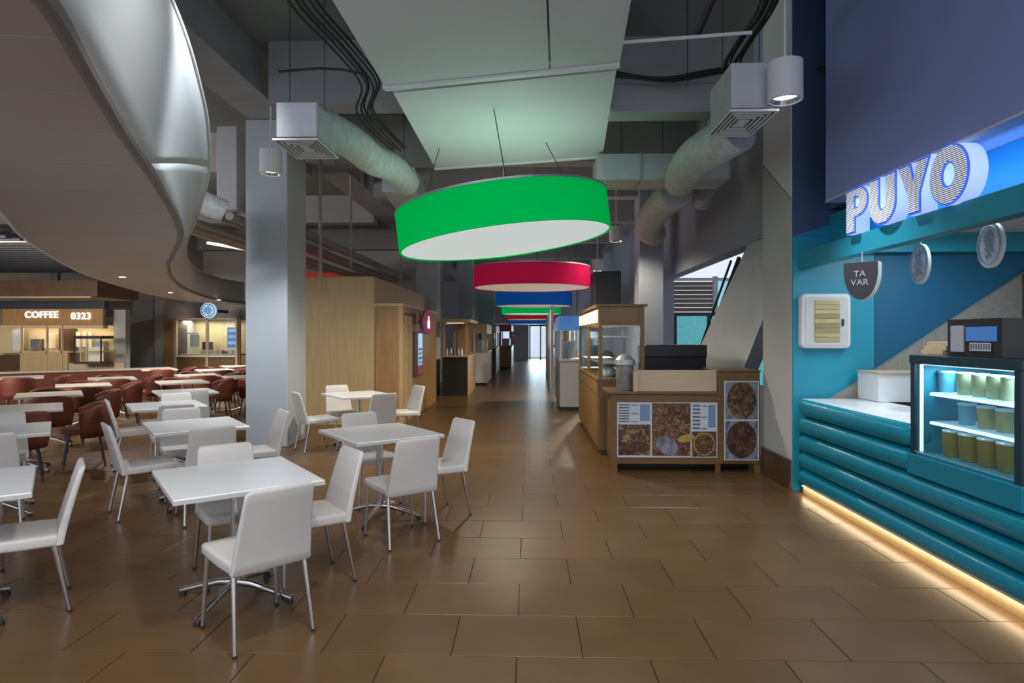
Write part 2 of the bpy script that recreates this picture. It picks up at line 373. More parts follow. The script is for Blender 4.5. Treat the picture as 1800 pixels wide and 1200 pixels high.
# far right curtain wall seen through the opening
YC = 17.2
wn = struct(box('window_1', 'dark_metal', None, 3.27, 9, YC, YC+0.1, 2.12, 2.22))
for x in (3.32, 3.98, 4.9, 5.8, 6.9): box('mullion', 'dark_metal', wn, x-0.05, x+0.05, YC-0.02, YC+0.08, 0.0, 2.12)
for a, b in ((3.37, 3.93), (4.03, 4.85), (4.95, 5.75), (5.85, 6.85)): box('pane', 'day_teal', wn, a, b, YC+0.02, YC+0.04, 0.0, 2.12)
box('mullion', 'white_paint', wn, 5.02, 5.14, YC-0.02, YC+0.08, 2.22, 3.2)
for q in range(7): box('louver_slat', 'louver', wn, 3.27, 5.0, YC+0.01+0.004*(q % 2), YC+0.06, 2.24+q*0.118, 2.345+q*0.118)
box('transom', 'white_paint', wn, 3.27, 9, YC-0.02, YC+0.06, 3.08, 3.16)
box('pane', 'tint_glass', wn, 5.16, 9, YC+0.02, YC+0.03, 2.22, 3.08)
# two raking steel braces standing behind the opening
for px0, px1 in ((1287, 1214), (1272, 1206)):
    a = W(px0, 440, 2.9); 
    p0 = Vector((3.4, wy(px0)+0.9, zt)); p1 = Vector((3.4, wy(px1)+2.2, 0.0))
    tag(MB().tube([p0, p1], 0.035 if px0 > 1280 else 0.022, 8).build('steel_brace', 'black'), 'black raking steel brace crossing the sloped opening, '+('nearer thick one' if px0 > 1280 else 'farther thin one'), 'brace')
# ---- far end windows
for i, (x0, x1) in enumerate(((-2.6, -1.2), (0.0, 1.5), (1.7, 2.8))):
    wn = struct(box('window_%d' % (i+2), 'dark_metal', None, x0, x1, 41.0, 41.1, 2.2, 2.34))
    for x in (x0+0.05, (x0+x1)/2, x1-0.05): box('mullion', 'dark_metal', wn, x-0.04, x+0.04, 40.98, 41.08, 0, 2.2)
    box('pane', 'glass', wn, x0, x1, 41.03, 41.05, 0, 2.2)
struct(box('wall_far_infill', 'grey_wall', None, -6, -2.62, 41, 41.2, 0, 2.34)); struct(box('wall_far_post', 'grey_wall', None, -1.18, -0.02, 41, 41.2, 0, 2.34))
# ---- pillars
def pillar(x0, x1, y0, y1, m='pillar_paint', z1=CEIL):
    p = struct(box('pillar', m, None, x0, x1, y0, y1, 0, z1-0.004, 0.012)); return p
pl = C2(-3.79, 8.9); pr = C2(-3.21, 8.9)
pillar(pl[0], pr[0]+0.02, pl[1], pl[1]+0.75, z1=4.66)
for x0, x1, dd in ((731, 768, 17.2), (805, 831, 23.0), (838, 868, 29.0)):
    a = C2((x0-900)/F*dd, dd); b = C2((x1-900)/F*dd, dd)
    pillar(a[0], b[0], a[1], a[1]+0.7)
a = C2((1124-900)/F*12.6, 12.6); b = C2((1166-900)/F*12.6, 12.6)
pillar(a[0], b[0], a[1], a[1]+0.6, 'wall_blue_grey', z1=CEIL)
# right pillar with painted cladding
PX0, PX1, PY0, PY1 = 2.70, 3.40, 6.50, 7.28
rp = pillar(PX0, PX1, PY0, PY1)
box('cladding', 'teal', rp, PX0+0.0, PX1+0.12, PY0-0.02, PY0-0.001, 0.0, 2.60)
MB().prism([(PX0, 2.60), (PX1+0.12, 2.85), (PX1+0.12, CEIL-0.01), (PX0, CEIL-0.01)], 'y', PY0-0.02, PY0-0.001).build('cladding', 'navy', rp)
MB().prism([(PX0, 2.602), (PX1+0.12, 2.602), (PX1+0.12, 2.848)], 'y', PY0-0.02, PY0-0.001).build('cladding', 'teal', rp)
MB().prism([(PY0+0.002, 3.0), (PY1-0.01, 3.55), (PY1-0.01, CEIL-0.01), (PY0+0.002, CEIL-0.01)], 'x', PX0-0.012, PX0-0.001).build('cladding', 'white_paint', rp)
MB().prism([(PY0+0.002, 0.32), (PY1-0.01, 0.32), (PY1-0.01, 3.53), (PY0+0.002, 2.98)], 'x', PX0-0.012, PX0-0.001).build('cladding', 'grey_wall', rp)
struct(box('baseboard_pillar', 'wood_dark', None, PX0-0.03, PX0-0.013, PY0+0.0, PY1, 0, 0.3))

# ================================================================== CEILING THINGS
# ---- the swooping soffit with its bright edge band
ZS, ZT = 2.60, 3.28
low = [(-40, -120), (80, 0), (150, 118), (215, 230), (270, 312), (305, 372), (317, 415), (303, 447), (295, 468), (305, 492), (330, 510), (375, 525), (430, 532.5)]
outer = [(430, 535.5), (330, 528), (260, 515), (160, 485), (60, 430), (0, 370), (-200, 140), (-520, -60)]
up = [(180, -230), (300, 0), (345, 130), (366, 235), (364, 320), (345, 385), (330, 420), (326, 440), (330, 456), (343, 470), (362, 481), (395, 491), (430, 497)]
def smooth_path(P, n=6):
    out = []
    for i in range(len(P)-1):
        p0, p1, p2, p3 = P[max(i-1, 0)], P[i], P[i+1], P[min(i+2, len(P)-1)]
        for q in range(n):
            t = q/n
            out.append(0.5*((2*p1)+(p2-p0)*t+(2*p0-5*p1+4*p2-p3)*t*t+(3*p1-p0-3*p2+p3)*t**3))
    out.append(P[-1]); return out
L = smooth_path([W(x, y, ZS) for x, y in low]); U = smooth_path([W(x, y, ZT) for x, y in up])
O = smooth_path([W(x, y, ZS) for x, y in outer])[::-1]
sof = thing('curved_soffit', 'sweeping ribbon-like ceiling soffit with grey underside and pale curved edge, over the white tables', 'ceiling feature', (L[20].x, L[20].y, ZS))
inv = Matrix.Translation(-Vector((L[20].x, L[20].y, ZS)))
n = len(L)
def resample(P, m):
    d = [0]
    for a, b in zip(P, P[1:]): d.append(d[-1]+(b-a).length)
    out = []
    for k in range(m):
        t = d[-1]*k/(m-1); i = max(j for j in range(len(d)) if d[j] <= t+1e-9); i = min(i, len(P)-2)
        f = (t-d[i])/(d[i+1]-d[i]) if d[i+1] > d[i] else 0
        out.append(P[i].lerp(P[i+1], f))
    return out
def at_y(P, y):
    if y <= P[0].y: return P[0]
    for a, b in zip(P, P[1:]):
        if a.y <= y <= b.y: return a.lerp(b, (y-a.y)/max(b.y-a.y, 1e-6))
    return P[-1]
OO = [at_y(O, p.y-0.12) for p in L]
cuts = [0, 9, 14, 18, 22, 26, 30, 35, 41, 48, 56, 64, n-1]
for a, b in zip(cuts, cuts[1:]):
    rows = []
    for q in range(a, b+1):
        f = 0.0015 if q == a else (-0.0015 if q == b else 0)
        rows.append([(inv @ (L[q].lerp(OO[q], t)))+Vector((0, f*5, 0)) for t in (0.012, 0.25, 0.5, 0.75, 1.0)])
    MB().grid(rows).build('soffit_panel', 'soffit', sof, solid=0.03)
# dark rim along the lower edge, pale band above it, thin top lip
MB().tube([inv @ (p+Vector((0, 0, 0.0))) for p in L], 0.034, 8).build('edge_rim', 'rim', sof, True)
for a, b in ((0, 22), (22, 36), (36, n-1)):
    rows = []
    for t in (0.0, 0.2, 0.4, 0.6, 0.8, 1.0):
        rows.append([inv @ (L[q].lerp(U[q], t)+Vector((0, 0, 0.02*math.sin(t*math.pi)))) for q in range(a, b+1)])
    MB().grid(rows).build('edge_band', 'ribbon', sof, True, solid=0.012)
MB().tube([inv @ p for p in U], 0.018, 8).build('top_lip', 'sail_trim', sof, True)
MB().tube([inv @ p for p in O], 0.02, 8).build('outer_rim', 'sail_trim', sof, True)
for px_, py_, e_ in ((385, 526, 330), (300, 513, 280), (215, 485, 150)):  # downlights added under the soffit to brighten the back wall and red chairs
    p = inv @ W(px_, py_, ZS)
    MB().lathe([(0.035, -0.022), (0.05, -0.022), (0.05, -0.012)], 20, tuple(p), True).build('added_lamp_disc', 'lamp_glow', sof)
    l = light('SPOT', 'soffit_fill_beam', p+Vector((0, 0, -0.04)), e_, (1.0, 0.95, 0.88), spot_size=math.radians(135), spot_blend=0.5, shadow_soft_size=0.06); l.parent = sof
# ---- hung ceiling sails over the corridor
ZP = 3.9
def sail(name, label, corners, z, seams, lipw):
    P = [W(x, y, z) for x, y in corners]      # near-left, near-right, far-right, far-left
    c = sum(P, Vector())/4
    t = thing(name, label, 'ceiling panel', c); P = [p-c for p in P]
    for a, b in zip(seams, seams[1:]):
        g = 0.004
        q = [P[0].lerp(P[1], a+g), P[0].lerp(P[1], b-g), P[3].lerp(P[2], b-g), P[3].lerp(P[2], a+g)]
        MB().loft([[v for v in q], [v+Vector((0, 0, 0.05)) for v in q]]).build('panel', 'sail', t)
    d = (P[2]-P[3]).normalized(); nn = Vector((-d.y, d.x, 0))
    e = [P[3]+Vector((0, 0, -0.02)), P[2]+Vector((0, 0, -0.02)), P[2]+nn*-lipw+Vector((0, 0, -0.02)), P[3]+nn*-lipw+Vector((0, 0, -0.02))]
    MB().loft([e, [v+Vector((0, 0, 0.09)) for v in e]]).build('edge_trim', 'sail_trim', t)
    for k in (0, 1):
        a, b = P[k], P[3-k] if k == 0 else P[2]
        for f in (0.25, 0.8):
            p = a.lerp(b, f)*0.96; MB().tube([p+Vector((0, 0, 0.05)), p+Vector((0, 0, CEIL-z-0.01))], 0.006, 6).build('hanger', 'dark_metal', t)
    return t
sail('ceiling_sail', 'large pale hanging ceiling panel overhead, cut by the top of the photo', [(380, -330), (1190, -420), (1090, 116), (678, 157)], ZP, [0.0, 0.72, 1.0], 0.07)
sail('ceiling_sail', 'pale hanging ceiling panel tinted green, right above the green drum lamp', [(690, 164), (1085, 124), (1060, 276), (765, 297)], ZP+0.03, [0.0, 1.0], 0.05)
# ---- drum lamps in a row down the corridor
def drum(xc, d, zb, R, H, shade, dif, label, power, col, tilt=0.0):
    top = 3.928 if d < 8.8 else CEIL-0.002
    x, y = C2(xc, d)
    t = thing('drum_lamp', label, 'lamp', (x, y, zb), 0, 'drum lamps hanging in a row along the corridor')
    t.rotation_euler = (0, tilt, 0)
    MB().lathe([(R, 0), (R, H), (R-0.02, H), (R-0.02, 0.0), (R, 0)], 72).build('shade', shade, t, True)
    MB().lathe([(R-0.021, 0.012), (R-0.021, 0.03)], 72, cap0=True, cap1=True).build('diffuser', dif, t)
    MB().lathe([(R+0.006, H-0.012), (R+0.006, H+0.01), (R-0.03, H+0.01), (R-0.03, H-0.012), (R+0.006, H-0.012)], 72).build('rim', 'steel', t, True)
    for a in (0.6, 2.7, 4.8):
        MB().tube([(R*0.97*math.cos(a), R*0.97*math.sin(a), H), (R*0.6*math.cos(a), R*0.6*math.sin(a), top-zb)], 0.005, 6).build('hanger', 'dark_metal', t)
    l = light('POINT', 'drum_bulb', (0, 0, H*0.55), power, col, shadow_soft_size=0.15); l.parent = t
    return t
drum(-0.075, 7.2, 2.645, 1.21, 0.44, 'shade_green', 'diffuser', 'large green drum lamp with white underside, nearest in the corridor', 7, (0.7, 1.0, 0.75), math.radians(-7.0))
drum(0.41, 12.9, 2.56, 1.2, 0.42, 'shade_magenta', 'diffuser_warm', 'magenta drum lamp second in the corridor row, behind the green one', 16, (1, 0.85, 0.85))
drum(0.68, 19.6, 2.50, 1.2, 0.42, 'shade_blue', 'diffuser_warm', 'blue drum lamp hanging behind the magenta one', 16, (0.8, 0.9, 1))
drum(0.78, 25.5, 2.46, 1.2, 0.46, 'shade_green', 'diffuser', 'small far green drum lamp just below the blue one', 14, (0.8, 1, 0.85))
drum(0.93, 31.0, 2.38, 1.2, 0.5, 'shade_red', 'diffuser_warm', 'far red drum lamp below the small green one', 14, (1, 0.85, 0.8))
drum(1.0, 36.5, 2.25, 1.2, 0.6, 'shade_blue', 'diffuser', 'farthest teal-blue drum lamp near the end of the corridor', 12, (0.7, 1, 1))
# ---- pendant can lights
def pendant(px, py, d, dia, H, label, power, top=CEIL, cone=95):
    p = D(px, py, d)
    t = thing('pendant_light', label, 'lamp', (p.x, p.y, p.z), 0, 'cylinder pendant lights')
    r = dia/2
    MB().lathe([(r*0.86, 0.012), (r*0.86, 0.0), (r, 0.0), (r, H), (0.02, H)], 36, cap1=True).build('can', 'lamp_can', t, True)
    MB().lathe([(r*0.72, 0.05), (r*0.86, 0.004)], 36).build('reflector', 'chrome', t, True)
    MB().lathe([(r*0.74, 0.04), (r*0.74, 0.05)], 30, cap0=True, cap1=True).build('bulb', 'lamp_glow', t)
    MB().tube([(0, 0, H), (0, 0, top-p.z-0.003)], 0.011, 8).build('rod', 'lamp_can', t)
    l = light('SPOT', 'pendant_beam', (0, 0, 0.0), power, (0.92, 0.96, 1.0) if cone < 100 else (1.0, 0.86, 0.64), spot_size=math.radians(cone), spot_blend=0.6, shadow_soft_size=0.08); l.parent = t
    return t
pendant(476, 306, 7.75, 0.265, 0.29, 'grey cylinder pendant light shining down the big pillar', 170, top=5.19)
pendant(1380, 177, 4.95, 0.265, 0.30, 'large grey cylinder pendant light hanging by the blue bulkhead', 110)
pendant(1083, 424, 11.9, 0.26, 0.28, 'small grey cylinder pendant light right of the green drum lamp', 90, cone=165)
pendant(1050, 476, 15.6, 0.26, 0.28, 'tiny grey cylinder pendant light between the magenta drum and the right wall', 420, cone=168)
pendant(885, 412, 9.0, 0.26, 0.28, 'added grey cylinder pendant light, hidden behind the green drum lamp', 210, cone=160)  # added out of sight to light the timber box and corridor warmly
# ---- air diffusers, ducts
def diffuser(x0, x1, y0, y1, z, H, label):
    cx, cy = (x0+x1)/2, (y0+y1)/2; a, b = (x1-x0)/2, (y1-y0)/2
    t = thing('air_diffuser', label, 'vent', (cx, cy, z))
    box('plenum_box', 'duct_metal', t, -a*0.9, a*0.9, -b*0.9, b*0.9, 0.02, H, 0.01)
    box('backing', 'black', t, -a*0.97, a*0.97, -b*0.97, b*0.97, 0.008, 0.02)
    for q in range(5):
        f = 1-q*0.185; g = f-0.075
        m = MB()
        for sx0, sx1, sy0, sy1 in ((-f, f, -f, -g), (-f, f, g, f), (-f, -g, -g, g), (g, f, -g, g)):
            m.box(sx0*a, sx1*a, sy0*b, sy1*b, -0.008+q*0.002, 0.008)
        m.build('louver_ring', 'grille', t)
    box('louver_core', 'grille', t, -0.14*a, 0.14*a, -0.14*b, 0.14*b, -0.002, 0.008)
    for sx in (-1, 1): MB().tube([(sx*a*0.8, 0, H), (sx*a*0.8, 0, CEIL-z-0.003)], 0.004, 6).build('hanger', 'dark_metal', t)
    return t
a = C2(-2.0, 5.22); b = C2(-1.6, 5.78)
diffuser(a[0], b[0], a[1], b[1], 3.22, 0.32, 'square louvred air diffuser left of the corridor, near the big pillar')
a = C2(1.76, 5.05); b = C2(2.17, 5.7)
diffuser(a[0], b[0], a[1], b[1], 3.40, 0.40, 'square louvred air diffuser right of the corridor, by the large pendant light')
def wrinkly(name, label, pts, r, m='duct'):
    P = smooth_path([Vector(p) for p in pts], 14)
    rr = [r*(1+0.025*math.sin(i*2.1)) for i in range(len(P))]
    c = P[0].copy()
    return tag(MB().tube(P, rr, 20).build(name, m, None, True), label, 'duct')
q = [D(545, 222, 5.6), D(575, 228, 5.85), D(620, 252, 6.4), D(655, 280, 7.0), D(690, 295, 7.7), D(715, 320, 8.4)]
wrinkly('flexible_duct', 'wrinkled flexible air duct leading from the left diffuser', q, 0.17)
q = [D(715, 325, 8.5), D(735, 352, 9.8), D(790, 385, 12.0), D(830, 420, 16)]
p0, p1 = D(700, 315, 8.55), D(800, 385, 12.2)
tag(MB().box(-0.22, 0.22, 0, 4.2, -0.17, 0.17, 0.01).build('sheet_duct', 'duct_metal'), 'square grey sheet-metal duct continuing behind the left flexible duct', 'duct')
bpy.data.objects['sheet_duct'].location = p0; bpy.data.objects['sheet_duct'].rotation_euler = (0, 0, 0.06)
q = [D(1300, 228, 6.05), D(1265, 250, 6.3), D(1225, 275, 6.8), D(1205, 300, 7.4), D(1195, 318, 8.2)]
wrinkly('flexible_duct', 'fat wrinkled flexible duct below the right diffuser', q, 0.205)
q = [D(1190, 338, 8.7), D(1165, 358, 9.3), D(1145, 382, 10.2), D(1140, 404, 11.0), D(1150, 410, 11.6)]
wrinkly('flexible_duct', 'bent flexible duct dropping from the right sheet-metal duct', q, 0.22)
tag(MB().lathe([(0.235, -0.02), (0.235, 0.02)], 24, cap0=True, cap1=True).build('duct_collar', 'duct_metal'), 'thin round collar where the right bent duct begins', 'duct collar')
o = bpy.data.objects['duct_collar']; o.location = D(1189, 340, 8.75); o.rotation_euler = (D(1165, 358, 9.3)-D(1190, 338, 8.7)).to_track_quat('Z', 'Y').to_euler()
t = thing('sheet_duct', 'wide flat sheet-metal duct crossing right of the green lamp', 'duct', (D(1160, 300, 8.2).x, D(1160, 300, 8.2).y, 3.56))
for k_ in range(3):
    x0 = -0.85+k_*0.56; box('duct_section', 'duct_metal', t, x0, x0+0.55, -0.28, 0.28, 0.0, 0.33, 0.006)
    box('flange', 'pipe', t, x0+0.55, x0+0.56, -0.3, 0.3, -0.015, 0.345)
tag(MB().tube([D(1235, 335, 9.1), D(1235, 352, 9.4)], 0.16, 18).build('duct_stub', 'duct_metal', None, True), 'short round duct stub under the wide sheet-metal duct', 'duct')
tag(MB().box(-0.52, 0.56, -0.14, 0.14, 0, 0.30, 0.01).build('cross_duct', 'beam'), 'flat grey crosswise duct left of the right diffuser', 'duct')
o = bpy.data.objects['cross_duct']; o.location = D(1158, 205, 6.6)
def rods(o, pts):
    for x, y, z in pts:
        p = Vector((x, y, z)); q = MB().tube([p, (x, y, CEIL-0.002)], 0.005, 6)
        bmesh.ops.transform(q.bm, matrix=o.matrix_basis.inverted(), verts=q.bm.verts); q.build('hanger', 'dark_metal', o)
o = bpy.data.objects['sheet_duct']
rods(o, [(o.location.x, o.location.y+0.4, o.location.z+0.16), (o.location.x-0.1, o.location.y+3.6, o.location.z+0.16)])
o = bpy.data.objects['flexible_duct.002']
for dd, px_, py_ in ((9.3, 1165, 358), (11.0, 1140, 404)):
    p = D(px_, py_, dd); rods(o, [(p.x, p.y, p.z+0.15)])
o = bpy.data.objects['sheet_duct.001']; rods(o, [(o.location.x-0.5, o.location.y, 3.88), (o.location.x+0.6, o.location.y, 3.88)])
o = bpy.data.objects['cross_duct']; rods(o, [(o.location.x+0.3, o.location.y, o.location.z+0.3)])
# ---- cable bundles
def cables(name, label, ctrl, nn, spread, r=0.012):
    t = thing(name, label, 'cables', ctrl[0])
    c0 = Vector(ctrl[0])
    for i in range(nn):
        off = Vector((spread*(i-nn/2), 0, 0.02*(i % 3)))
        P = smooth_path([Vector(p)-c0+off+Vector((random.uniform(-.01, .01), 0, random.uniform(-.01, .01))) for p in ctrl], 5)
        MB().tube(P, r, 6).build('cable', 'cable', t, True)
    return t
cables('cable_bundle', 'black cables running along the left edge of the ceiling panels', [D(500, -60, 4.3), D(545, 20, 4.9), D(610, 90, 5.6), D(655, 150, 6.3), D(645, 195, 6.7), D(670, 230, 7.2), D(705, 265, 8.2)], 6, 0.035)
cables('cable_bundle', 'black cables hanging from the ceiling above the large pendant light', [D(1372, -30, 4.9), D(1345, 30, 5.4), D(1310, 80, 5.8), D(1290, 118, 6.2), D(1330, 128, 6.4), D(1340, 126, 6.6)], 6, 0.03)
cables('cable_bundle', 'sagging black cables strung right of the pale ceiling panels', [D(1078, 132, 6.3), D(1130, 140, 6.3), D(1180, 142, 6.3), D(1240, 132, 6.3), D(1290, 124, 6.3)], 4, 0.02)
cables('cable_bundle', 'short black cables on the wall left of the blue bulkhead', [D(1400, 126, 6.45), D(1440, 124, 6.4), D(1466, 125, 6.3)], 4, 0.01)
tag(MB().tube([D(490, 126, 6.2), D(560, 120, 6.2), D(600, 122, 6.2), D(640, 130, 6.2)], 0.012, 6).build('conduit', 'cable', None, True), 'thin dark conduit crossing above the left air diffuser', 'conduit')
p = D(1088, 75, 5.6); r_ = D(1322, 57, 5.3)
tag(MB().tube([p, r_], 0.016, 8).build('hanging_rail', 'sail_trim'), 'thin level rail hung under the ceiling right of the pale panels', 'rail')
tag(MB().tube([D(1225, 62, 5.5), D(1265, -30, 5.2)], 0.03, 8).build('conduit', 'dark_metal'), 'dark conduit rising from the thin hung rail', 'conduit')
# pipes along the left side
for i, (dx, z, r) in enumerate(((-4.35, 3.55, 0.09), (-4.75, 3.48, 0.07), (-5.1, 3.56, 0.10), (-5.5, 3.45, 0.06), (-5.85, 3.48, 0.08), (-6.3, 3.6, 0.14))):
    tag(MB().tube([(dx, 9.8, z), (dx+0.1, 20, z), (dx+0.2, 30 if dx > -3 else 21.2, z)], r, 12).build('ceiling_pipe', 'pipe', None, True), ['grey ceiling pipe nearest the corridor on the left', 'slim grey ceiling pipe second from the corridor', 'thick grey ceiling pipe third from the corridor', 'thinnest grey ceiling pipe, fourth from the corridor', 'grey ceiling pipe fifth from the corridor', 'fattest grey ceiling pipe, behind the pale ribbon edge'][i], 'pipe', 'grey pipes under the ceiling')
for i, (px, y0, y1, d) in enumerate(((563, 330, 486, 10.4), (617, 380, 470, 12.0), (705, 440, 500, 14.5))):
    p = D(px, y1, d); tag(MB().tube([p, (p.x, p.y, CEIL-0.2)], 0.03 if i == 0 else 0.022, 8).build('drop_pipe', 'pipe', None, True), ['vertical grey drop pipe just right of the big pillar', 'second vertical drop pipe above the timber box', 'third vertical drop pipe above the timber wardrobe'][i], 'pipe')
tag(MB().tube([D(345, 350, 9.2), D(395, 372, 9.4)], 0.17, 16).build('duct_stub', 'duct', None, True), 'stubby grey duct between the pale ribbon and the big pillar', 'duct')
tag(MB().box(-0.16, 0.16, -0.16, 0.16, 0, 1.3, 0.01).build('duct_riser', 'duct_metal'), 'upright square duct left of the big pillar', 'duct').location = D(407, 372, 9.9)
# dark slatted ceiling at far left
t = thing('slat_ceiling', 'dark slatted ceiling over the coffee kiosk', 'ceiling panel', (-11.5, 13, 3.25))
for q in range(22): box('slat', 'slat_dark', t, -3.0, 2.6, -3.2+q*0.3, -3.08+q*0.3, 0, 0.12)
tag(MB().box(-0.7, 0.7, -0.04, 0.04, 0, 0.05).build('tube_light', 'tube_glow'), 'warm tube light glowing behind the pale ribbon', 'lamp').location = D(408, 436, 14.5)
o = bpy.data.objects['tube_light']; o.rotation_euler = (0, 0, 1.25); bpy.context.view_layer.update(); rods(o, [(o.location.x, o.location.y, o.location.z+0.05)])
tag(MB().box(-0.75, 0.75, -0.12, 0.12, 0, 0.02).build('track_light', 'steel'), 'thin pale track light over the coffee kiosk', 'lamp').location = D(35, 428, 9.5)

# ================================================================== FURNITURE
def rrect(w_, h_, r, n=4):
    out = []
    for cx, cy, a0 in ((w_-r, h_-r, 0), (-w_+r, h_-r, 90), (-w_+r, -h_+r, 180), (w_-r, -h_+r, 270)):
        for k_ in range(n+1):
            a = math.radians(a0+90*k_/n); out.append((cx+r*math.cos(a), cy+r*math.sin(a)))
    return out
def make_chair(name, shell, legm, label, group):
    t = thing(name, label, 'chair', group=group)
    # seat: lofted from rear to front, skirt deeper at the rear
    rings = []
    for y, wd_, top, bot in ((-0.20, 0.200, 0.445, 0.395), (-0.195, 0.208, 0.452, 0.385), (-0.05, 0.215, 0.455, 0.388), (0.10, 0.215, 0.46, 0.395), (0.19, 0.212, 0.462, 0.398), (0.215, 0.205, 0.452, 0.402), (0.222, 0.19, 0.442, 0.412)):
        zc, hz = (top+bot)/2, (top-bot)/2
        rings.append([Vector((u, y, zc+v)) for u, v in rrect(wd_, hz, min(0.018, hz*0.6), 3)])
    MB().loft(rings).build('seat', shell, t, True)
    rings = []
    for f in (0, 0.02, 0.12, 0.25, 0.4, 0.55, 0.7, 0.85, 0.95, 0.985, 1.0):
        z = 0.384+f*0.436
        y = -0.207-0.105*f**1.5-0.01*math.sin(f*math.pi)
        wd_ = 0.210-0.034*f; th = 0.022-0.007*f
        if f == 0: wd_ -= 0.01; th *= 0.7
        if f > 0.96: wd_ -= 0.006+0.9*(f-0.96)*0.3; th *= 0.85
        if f == 1.0: wd_ -= 0.006; th *= 0.5
        ring = []
        for u, v in rrect(wd_, th, min(0.012, th*0.7), 3):
            ring.append(Vector((u, y+v-0.018*(1-(u/0.22)**2)*f, z)))
        rings.append(ring)
    MB().loft(rings).build('backrest', shell, t, True)
    for sx in (-1, 1):
        for sy in (-1, 1):
            top = Vector((sx*0.185, sy*0.18, 0.41)); bot = Vector((sx*0.205, 0.195 if sy > 0 else -0.255, 0.0))
            lg = MB().tube([top, top.lerp(bot, 0.5), bot+Vector((0, 0, 0.012))], [0.0135, 0.0125, 0.0115], 10).build('leg', legm, t, True)
            MB().lathe([(0.0125, 0), (0.0125, 0.016)], 10, (bot.x, bot.y, 0), True, True).build('foot_cap', 'rubber', lg)
    return t
chair0 = make_chair('cafe_chair', 'white_plastic', 'chrome', '', 'white cafe chairs')
def make_table(name, topm, edge, hu, hv, label, group):
    t = thing(name, label, 'table', group=group)
    tp = MB().box(-hu, hu, -hv, hv, 0.715, 0.745, 0.004, 2).build('tabletop', topm, t)
    box('edge_band', edge, tp, -hu-0.002, hu+0.002, -hv-0.002, hv+0.002, 0.716, 0.738)
    box('top_plate', 'dark_metal', t, -0.16, 0.16, -0.16, 0.16, 0.705, 0.715)
    MB().tube([(0, 0, 0.09), (0, 0, 0.706)], 0.03, 16).build('column', 'chrome', t, True)
    for k_ in range(4):
        a = math.radians(45+90*k_); c, s_ = math.cos(a), math.sin(a)
        ft = MB().tube([(0.0, 0.0, 0.105), (0.10*c, 0.10*s_, 0.10), (0.25*c, 0.25*s_, 0.062), (0.36*c, 0.36*s_, 0.03)], [0.024, 0.022, 0.018, 0.015], 10).build('foot', 'chrome', t, True)
        MB().lathe([(0.022, 0), (0.022, 0.022), (0.012, 0.03)], 12, (0.35*c, 0.35*s_, 0), True, True).build('foot_pad', 'dark_metal', ft)
    return t
table0 = make_table('cafe_table', 'white_top', 'top_edge', 0.39, 0.44, '', 'white square cafe tables')
used = {'chair': False, 'table': False, 'red': False, 'ctable': False}
def put(key, proto, loc, rz, label, group=None):
    if not used[key]:
        used[key] = True; o = proto; o.location = loc; o.rotation_euler = (0, 0, rz); o['label'] = label
        if group: o['group'] = group
        return o
    return dup(proto, loc, rz, label, group)
TA = math.radians(36)+YAW
def tbl(xc, d): x, y = C2(xc, d); return Vector((x, y, 0))
def R2(a): return Vector((math.cos(a), math.sin(a), 0))
u, v = R2(TA), R2(TA+math.pi/2)
def chair(pos, face, label):      # face: the angle the sitter looks along
    put('chair', chair0, pos, face-math.pi/2, label)
T1 = tbl(-1.66, 3.76); T2 = tbl(-1.15, 5.45); T3 = tbl(-2.21, 9.0); T4 = tbl(-3.0, 5.92); T5 = tbl(-4.2, 7.6); T10 = tbl(-4.56, 5.53); T11 = tbl(-3.14, 3.47)
names = {1: 'white square cafe table nearest the viewer, on a chrome cross base', 2: 'white square cafe table beside the open corridor, second from the front', 3: 'white square cafe table in front of the timber wardrobe', 4: 'white square cafe table left of the big pillar, behind the nearest table', 5: 'white square cafe table farthest of the white-chair tables left of the pillar', 10: 'white cafe table cut by the left edge, second from the front', 11: 'white cafe table cut by the left edge, nearest the viewer'}
for k_, T in ((1, T1), (2, T2), (3, T3), (4, T4), (5, T5), (10, T10), (11, T11)): put('table', table0, T, TA, names[k_])
UP, DN = TA+math.pi/2, TA-math.pi/2
chair(T1-v*0.46+u*0.0, UP+0.15, 'white chair nearest the viewer, its back turned, at the nearest table')
chair(T1+u*0.43+v*0.04, TA+math.pi, 'white chair on the corridor side of the nearest table, facing left')
chair(T1+v*0.42+u*0.09, DN, 'white chair mostly hidden behind the nearest table, facing the viewer')
chair(T2-v*0.60-u*0.10, UP, 'white chair with its back turned, at the table beside the corridor')
chair(T2+u*0.42-v*0.20, TA+math.pi, 'white chair closest to the open corridor, right of the corridor-side table')
chair(T2+v*0.50+u*0.14, DN, 'white chair facing the viewer behind the corridor-side table')
chair(T3-v*0.58, UP, 'white chair with its back turned, at the table by the timber wardrobe')
chair(T3+u*0.66, TA+math.pi, 'white chair at the right of the table by the timber wardrobe')
chair(T3-u*0.58, TA, 'white chair beside the foot of the big pillar, facing right')
chair(T3+v*0.55, DN, 'white chair facing the viewer against the timber box')
chair(T4-u*0.40-v*0.08, TA+0.1, 'white chair seen side-on, facing right, left of the table by the pillar')
chair(T4-v*0.55, UP, 'white chair with its back turned, at the table left of the pillar')
chair(T4+u*0.50, TA+math.pi, 'white chair in front of the big pillar foot, facing left')
chair(T4+v*0.5, DN, 'white chair half hidden behind the table left of the pillar')
chair(T5-u*0.28+v*0.2, TA, 'white chair side-on, facing right, at the farthest white-chair table')
chair(T5-v*0.52, UP, 'white chair with its back turned, at the farthest white-chair table')
chair(T5+v*0.5+u*0.22, DN, 'white chair behind the farthest white-chair table')
chair(T10-v*0.52, UP, 'white chair with its back turned, at the second table cut by the left edge')
chair(T10+v*0.52, DN, 'white chair behind the second table cut by the left edge')
chair(tbl(-2.86, 3.60), TA+math.pi, 'white chair at lower left seen side-on, facing out of the frame')
